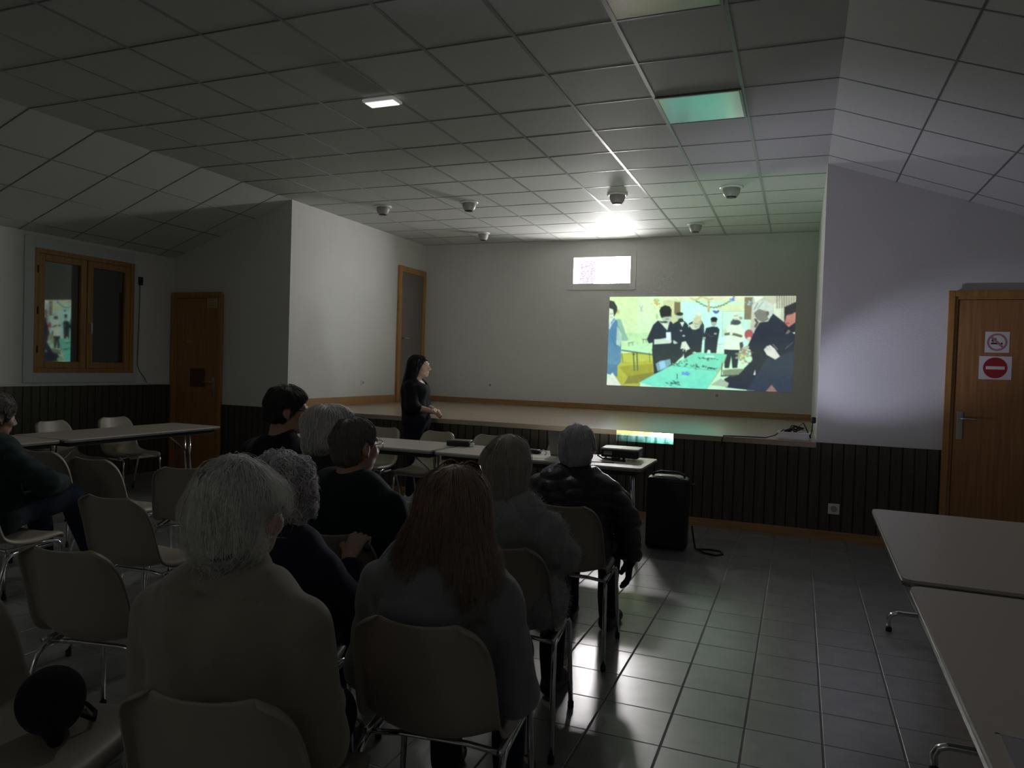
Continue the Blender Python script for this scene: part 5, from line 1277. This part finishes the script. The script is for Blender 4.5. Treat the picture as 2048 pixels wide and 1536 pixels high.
# 10 standing presenter ---------------------------------------------------
p = Person('standing_person', 'standing person with long dark hair in a dark blouse and jeans before the stage', (-3.86, 6.93, 0), rd(-80), hz=1.575, sw=.165, girth=1.04, sit=False, shz=-.085, lean=.0, head=(rd(-8), rd(2), 0),
    arms={('elb', 1): (.215, .03, 1.03), ('wri', 1): (.075, .215, .985), ('elb', -1): (-.215, .03, 1.03), ('wri', -1): (-.055, .22, .965), ('hdir', 1): ((-.75, .55, -.15), (.4, .5, .6)), ('hdir', -1): ((.70, .60, .0), (-.4, .5, .6)), ('hand', 1): dict(curl=.8, thumb=.6), ('hand', -1): dict(curl=.9, thumb=.6)},
    legs={('knee', 1): (.085, .03, .47), ('knee', -1): (-.085, .03, .47)})
p.body(smile=1.0); p.trousers(C_pj); p.shoes(SHOE_w, sole=M['white'])
def ex(P, d, s=p):
    d = smin(d, ell_sdf(P, s.chest+np.array((0, .075, -.01)), (.14, .07, .085)), .04)
    nk = ell_sdf(P, s.neck+np.array((0, .06, .0)), (.065, .07, .085)); return smax(d, -nk, .012)
p.garment('blouse', fabric('navy_blouse', (.006, .006, .010, 1)), bulk=.018, hem=.80, cuff=.28, extra=ex, wobble=((22, .012, 141), (60, .004, 142)), h=.010)
def longh(P):
    d = ell_sdf(P, (0, -.020, .030), (.090, .108, .100)); d = smin(d, cap_sdf(P, (0, -.055, .02), (0, -.135, -.27), .088, .080), .04)
    d = smin(d, cap_sdf(P, (.055, -.03, 0), (.088, -.035, -.20), .048, .046), .03); d = d+wob(np.stack([P[..., 0], P[..., 1], P[..., 2]*.2], -1), 110, .005, 151)
    d = smax(d, .85*P[..., 1]-.50*P[..., 2]-.040, .02); return smax(d, -.33-P[..., 2], .03)
st = strands(longh, 1200, 16, .019, .002, .003, 152, crown=(0, 0, .17), rnd=.10, flare=.1, R=.4, c=(0, -.06, -.05)); st2 = strands(longh, 200, 18, .020, .0006, .01, 153, crown=(0, 0, .17), rnd=.3, flare=.7, R=.4, c=(0, -.06, -.05))
p.head_part('hair', join([snets(longh, np.array((-.16, -.28, -.39)), np.array((.16, .16, .17)), .007), st, st2]), H_dark)
q = p.neck+np.array((.062, .098, -.075)); obj('pendant', MB().lathe([(.001, -.006), (.020, -.004), (.024, 0), (.020, .004), (.001, .006)], 16, (0, 0, 0), 'y'), M['paper'], p.root, smooth=True, loc=tuple(q))
br = MB(); q = p.elb[1]+(p.wri[1]-p.elb[1])*.9; ax = p.wri[1]-p.elb[1]; Bm = basis(ax, (0, 0, 1))
br.tube([tuple(q+Bm@np.array((0, .031*math.cos(a), .031*math.sin(a)))) for a in np.linspace(0, 2*PI, 17)[:-1]], .004, 6, closed=True); obj('bracelet', br, M['chrome'], p.root, smooth=True)

# dark bag on the chair at the bottom left
t = thing('handbag', 'black bag with a pointed flap lying on the chair seat in the bottom left corner', 'bag', (-1.83, 1.36, .455), rd(-20))
bf = lambda P: smax(smin(ell_sdf(P, (-.06, 0, .07), (.085, .08, .085)), cap_sdf(P, (-.06, 0, .08), (.085, -.03, .028), .07, .020), .04), .002-P[..., 2], .006)+wob(P, 40, .004, 161)
obj('bag_body', snets(bf, np.array((-.18, -.12, -.02)), np.array((.16, .12, .2)), .009), C_black, t, smooth=True)
obj('strap', MB().tube([(-.13, .06, .06), (-.16, .08, .012), (-.12, .11, .008), (-.05, .11, .008), (.0, .09, .010), (-.01, .06, .03)], .006, 8), C_black, t, smooth=True)

# ------------------------------------------------------------------ lights: projector, emergency light and added fills
def lamp(name, kind, loc, energy, col, **k):
    l = bpy.data.lights.new(name, kind); l.energy = energy; l.color = col
    for a, b in k.items(): setattr(l, a, b)
    o = bpy.data.objects.new(name, l); COL.objects.link(o); o.location = loc; return o
def aim(o, tgt):
    d = Vector(tgt)-Vector(o.location); o.rotation_euler = d.to_track_quat('-Z', 'Y').to_euler()
# stray light of the projector lens over the back wall
L1 = lamp('projector_stray_light', 'SPOT', (-1.33, 6.19, .86), 60, (.93, 1, .90), spot_size=rd(96), spot_blend=1.0, shadow_soft_size=.03)
aim(L1, (-3.0, 8.6, 2.9))
# lamp light leaking from the vents of the projector
L2 = lamp('projector_right_vent', 'SPOT', (-1.19, 6.0, .84), 80, (.72, .74, 1.0), spot_size=rd(29), spot_blend=.8, shadow_soft_size=.05)
aim(L2, (.72, 7.24, 1.62))
L3 = lamp('projector_left_vent', 'SPOT', (-1.55, 6.02, .86), 60, (.80, .95, .90), spot_size=rd(30), spot_blend=1.0, shadow_soft_size=.10)
aim(L3, (-5.83, 8.6, 2.1))
L4 = lamp('projector_top_vent', 'SPOT', (-1.30, 5.98, .86), 60, (.80, .76, 1.0), spot_size=rd(100), spot_blend=1.0, shadow_soft_size=.05)
aim(L4, (1.0, 7.24, 3.1))
L5 = lamp('ceiling_bounce_fill', 'SPOT', (-1.30, 6.20, .90), 55, (.50, 1.0, .52), spot_size=rd(50), spot_blend=1.0, shadow_soft_size=.05)  # added green spot imitating the picture's bounce on the stage ceiling
aim(L5, (-.5, 8.7, 3.44))
# lower edge of the projected beam, cut off by the stage front: coloured rows of the picture
L6 = lamp('projector_beam', 'SPOT', (-1.33, 6.19, .815), 30, (1, 1, 1), spot_size=rd(60), spot_blend=0.0, shadow_soft_size=.0)
aim(L6, (-1.415, 7.24, .815))
L6.data.use_nodes = True; nt = L6.data.node_tree; em = nt.nodes['Emission']
tc = nt.nodes.new('ShaderNodeTexCoord'); sp = nt.nodes.new('ShaderNodeSeparateXYZ'); nt.links.new(tc.outputs['Normal'], sp.inputs[0])
def mth(op, a, b=None, c=None):
    n = nt.nodes.new('ShaderNodeMath'); n.operation = op
    for i, q in enumerate((a, b, c)):
        if q is None: continue
        if isinstance(q, (int, float)): n.inputs[i].default_value = q
        else: nt.links.new(q, n.inputs[i])
    return n.outputs[0]
zz = mth('ABSOLUTE', sp.outputs[2]); u_ = mth('DIVIDE', sp.outputs[0], zz); v_ = mth('DIVIDE', sp.outputs[1], zz)
inside = mth('MULTIPLY', mth('LESS_THAN', mth('ABSOLUTE', u_), .275), mth('MULTIPLY', mth('GREATER_THAN', v_, -.04), mth('LESS_THAN', v_, .064)))
cmb = nt.nodes.new('ShaderNodeCombineXYZ'); nt.links.new(mth('MULTIPLY', u_, 22), cmb.inputs[0]); nt.links.new(mth('MULTIPLY', v_, 9), cmb.inputs[1])
nz = nt.nodes.new('ShaderNodeTexNoise'); nz.inputs['Scale'].default_value = 1.0; nt.links.new(cmb.outputs[0], nz.inputs['Vector'])
cr = nt.nodes.new('ShaderNodeValToRGB'); e = cr.color_ramp.elements
e[0].position = 0; e[0].color = (.05, .35, .22, 1); e[1].position = .42; e[1].color = (.30, .75, .80, 1)
q = e.new(.70); q.color = (.40, .85, .70, 1); q = e.new(.77); q.color = (1.0, .95, .25, 1); q = e.new(1.0); q.color = (1.0, 1.0, .45, 1)
vr = nt.nodes.new('ShaderNodeMapRange'); vr.inputs['From Min'].default_value = -.04; vr.inputs['From Max'].default_value = .062; nt.links.new(v_, vr.inputs['Value'])
nt.links.new(vr.outputs['Result'], cr.inputs['Fac'])
nt.links.new(cr.outputs['Color'], em.inputs['Color'])
nt.links.new(mth('MULTIPLY', inside, mth('MULTIPLY', mth('POWER', nz.outputs['Fac'], 1.5), mth('MULTIPLY_ADD', u_, 30.0, 20.0))), em.inputs['Strength'])
L8 = lamp('audience_rim_fill', 'SPOT', (-1.30, 5.84, .87), 75, (.86, .80, 1.0), spot_size=rd(64), spot_blend=1.0, shadow_soft_size=.08)  # added spot giving the audience heads rim light, no vent glows there
aim(L8, (-1.5, 2.4, 2.1))
# added weak fill behind the camera, no lamp of the hall
L7 = lamp('rear_fill', 'POINT', (-2.2, -2.7, 2.65), 5.0, (.97, 1, .86), shadow_soft_size=.25)
# the emergency light on the ceiling shines down
L9 = lamp('emergency_light_tube', 'AREA', (-2.93, 4.625, HC-.056), 8, (.95, 1, .92), shape='RECTANGLE', size=.22, size_y=.08)
wld = bpy.data.worlds.new('night'); SC.world = wld; wld.use_nodes = True
wld.node_tree.nodes['Background'].inputs['Color'].default_value = (.5, .5, .5, 1)
wld.node_tree.nodes['Background'].inputs['Strength'].default_value = 0.0

# ------------------------------------------------------------------ camera
cam = bpy.data.cameras.new('camera'); co = bpy.data.objects.new('camera', cam); COL.objects.link(co)
cam.sensor_width = 36.0; cam.lens = 1448.72/2048*36.0; cam.clip_start = 0.05
yaw, pit, rol = -0.377501, -0.0238195, 0.0320857
fw = Vector((math.sin(yaw)*math.cos(pit), math.cos(yaw)*math.cos(pit), math.sin(pit)))
r0 = Vector((math.cos(yaw), -math.sin(yaw), 0)); u0 = r0.cross(fw)
r = math.cos(rol)*r0+math.sin(rol)*u0; u = -math.sin(rol)*r0+math.cos(rol)*u0
mt = Matrix((r, u, -fw)).transposed().to_4x4(); mt.translation = (0, 0, 1.49)
co.matrix_world = mt
SC.camera = co
SC.view_settings.view_transform = 'Standard'; SC.view_settings.look = 'None'
SC.view_settings.exposure = 0.15; SC.view_settings.gamma = 1.0; SC.view_settings.use_curve_mapping = False
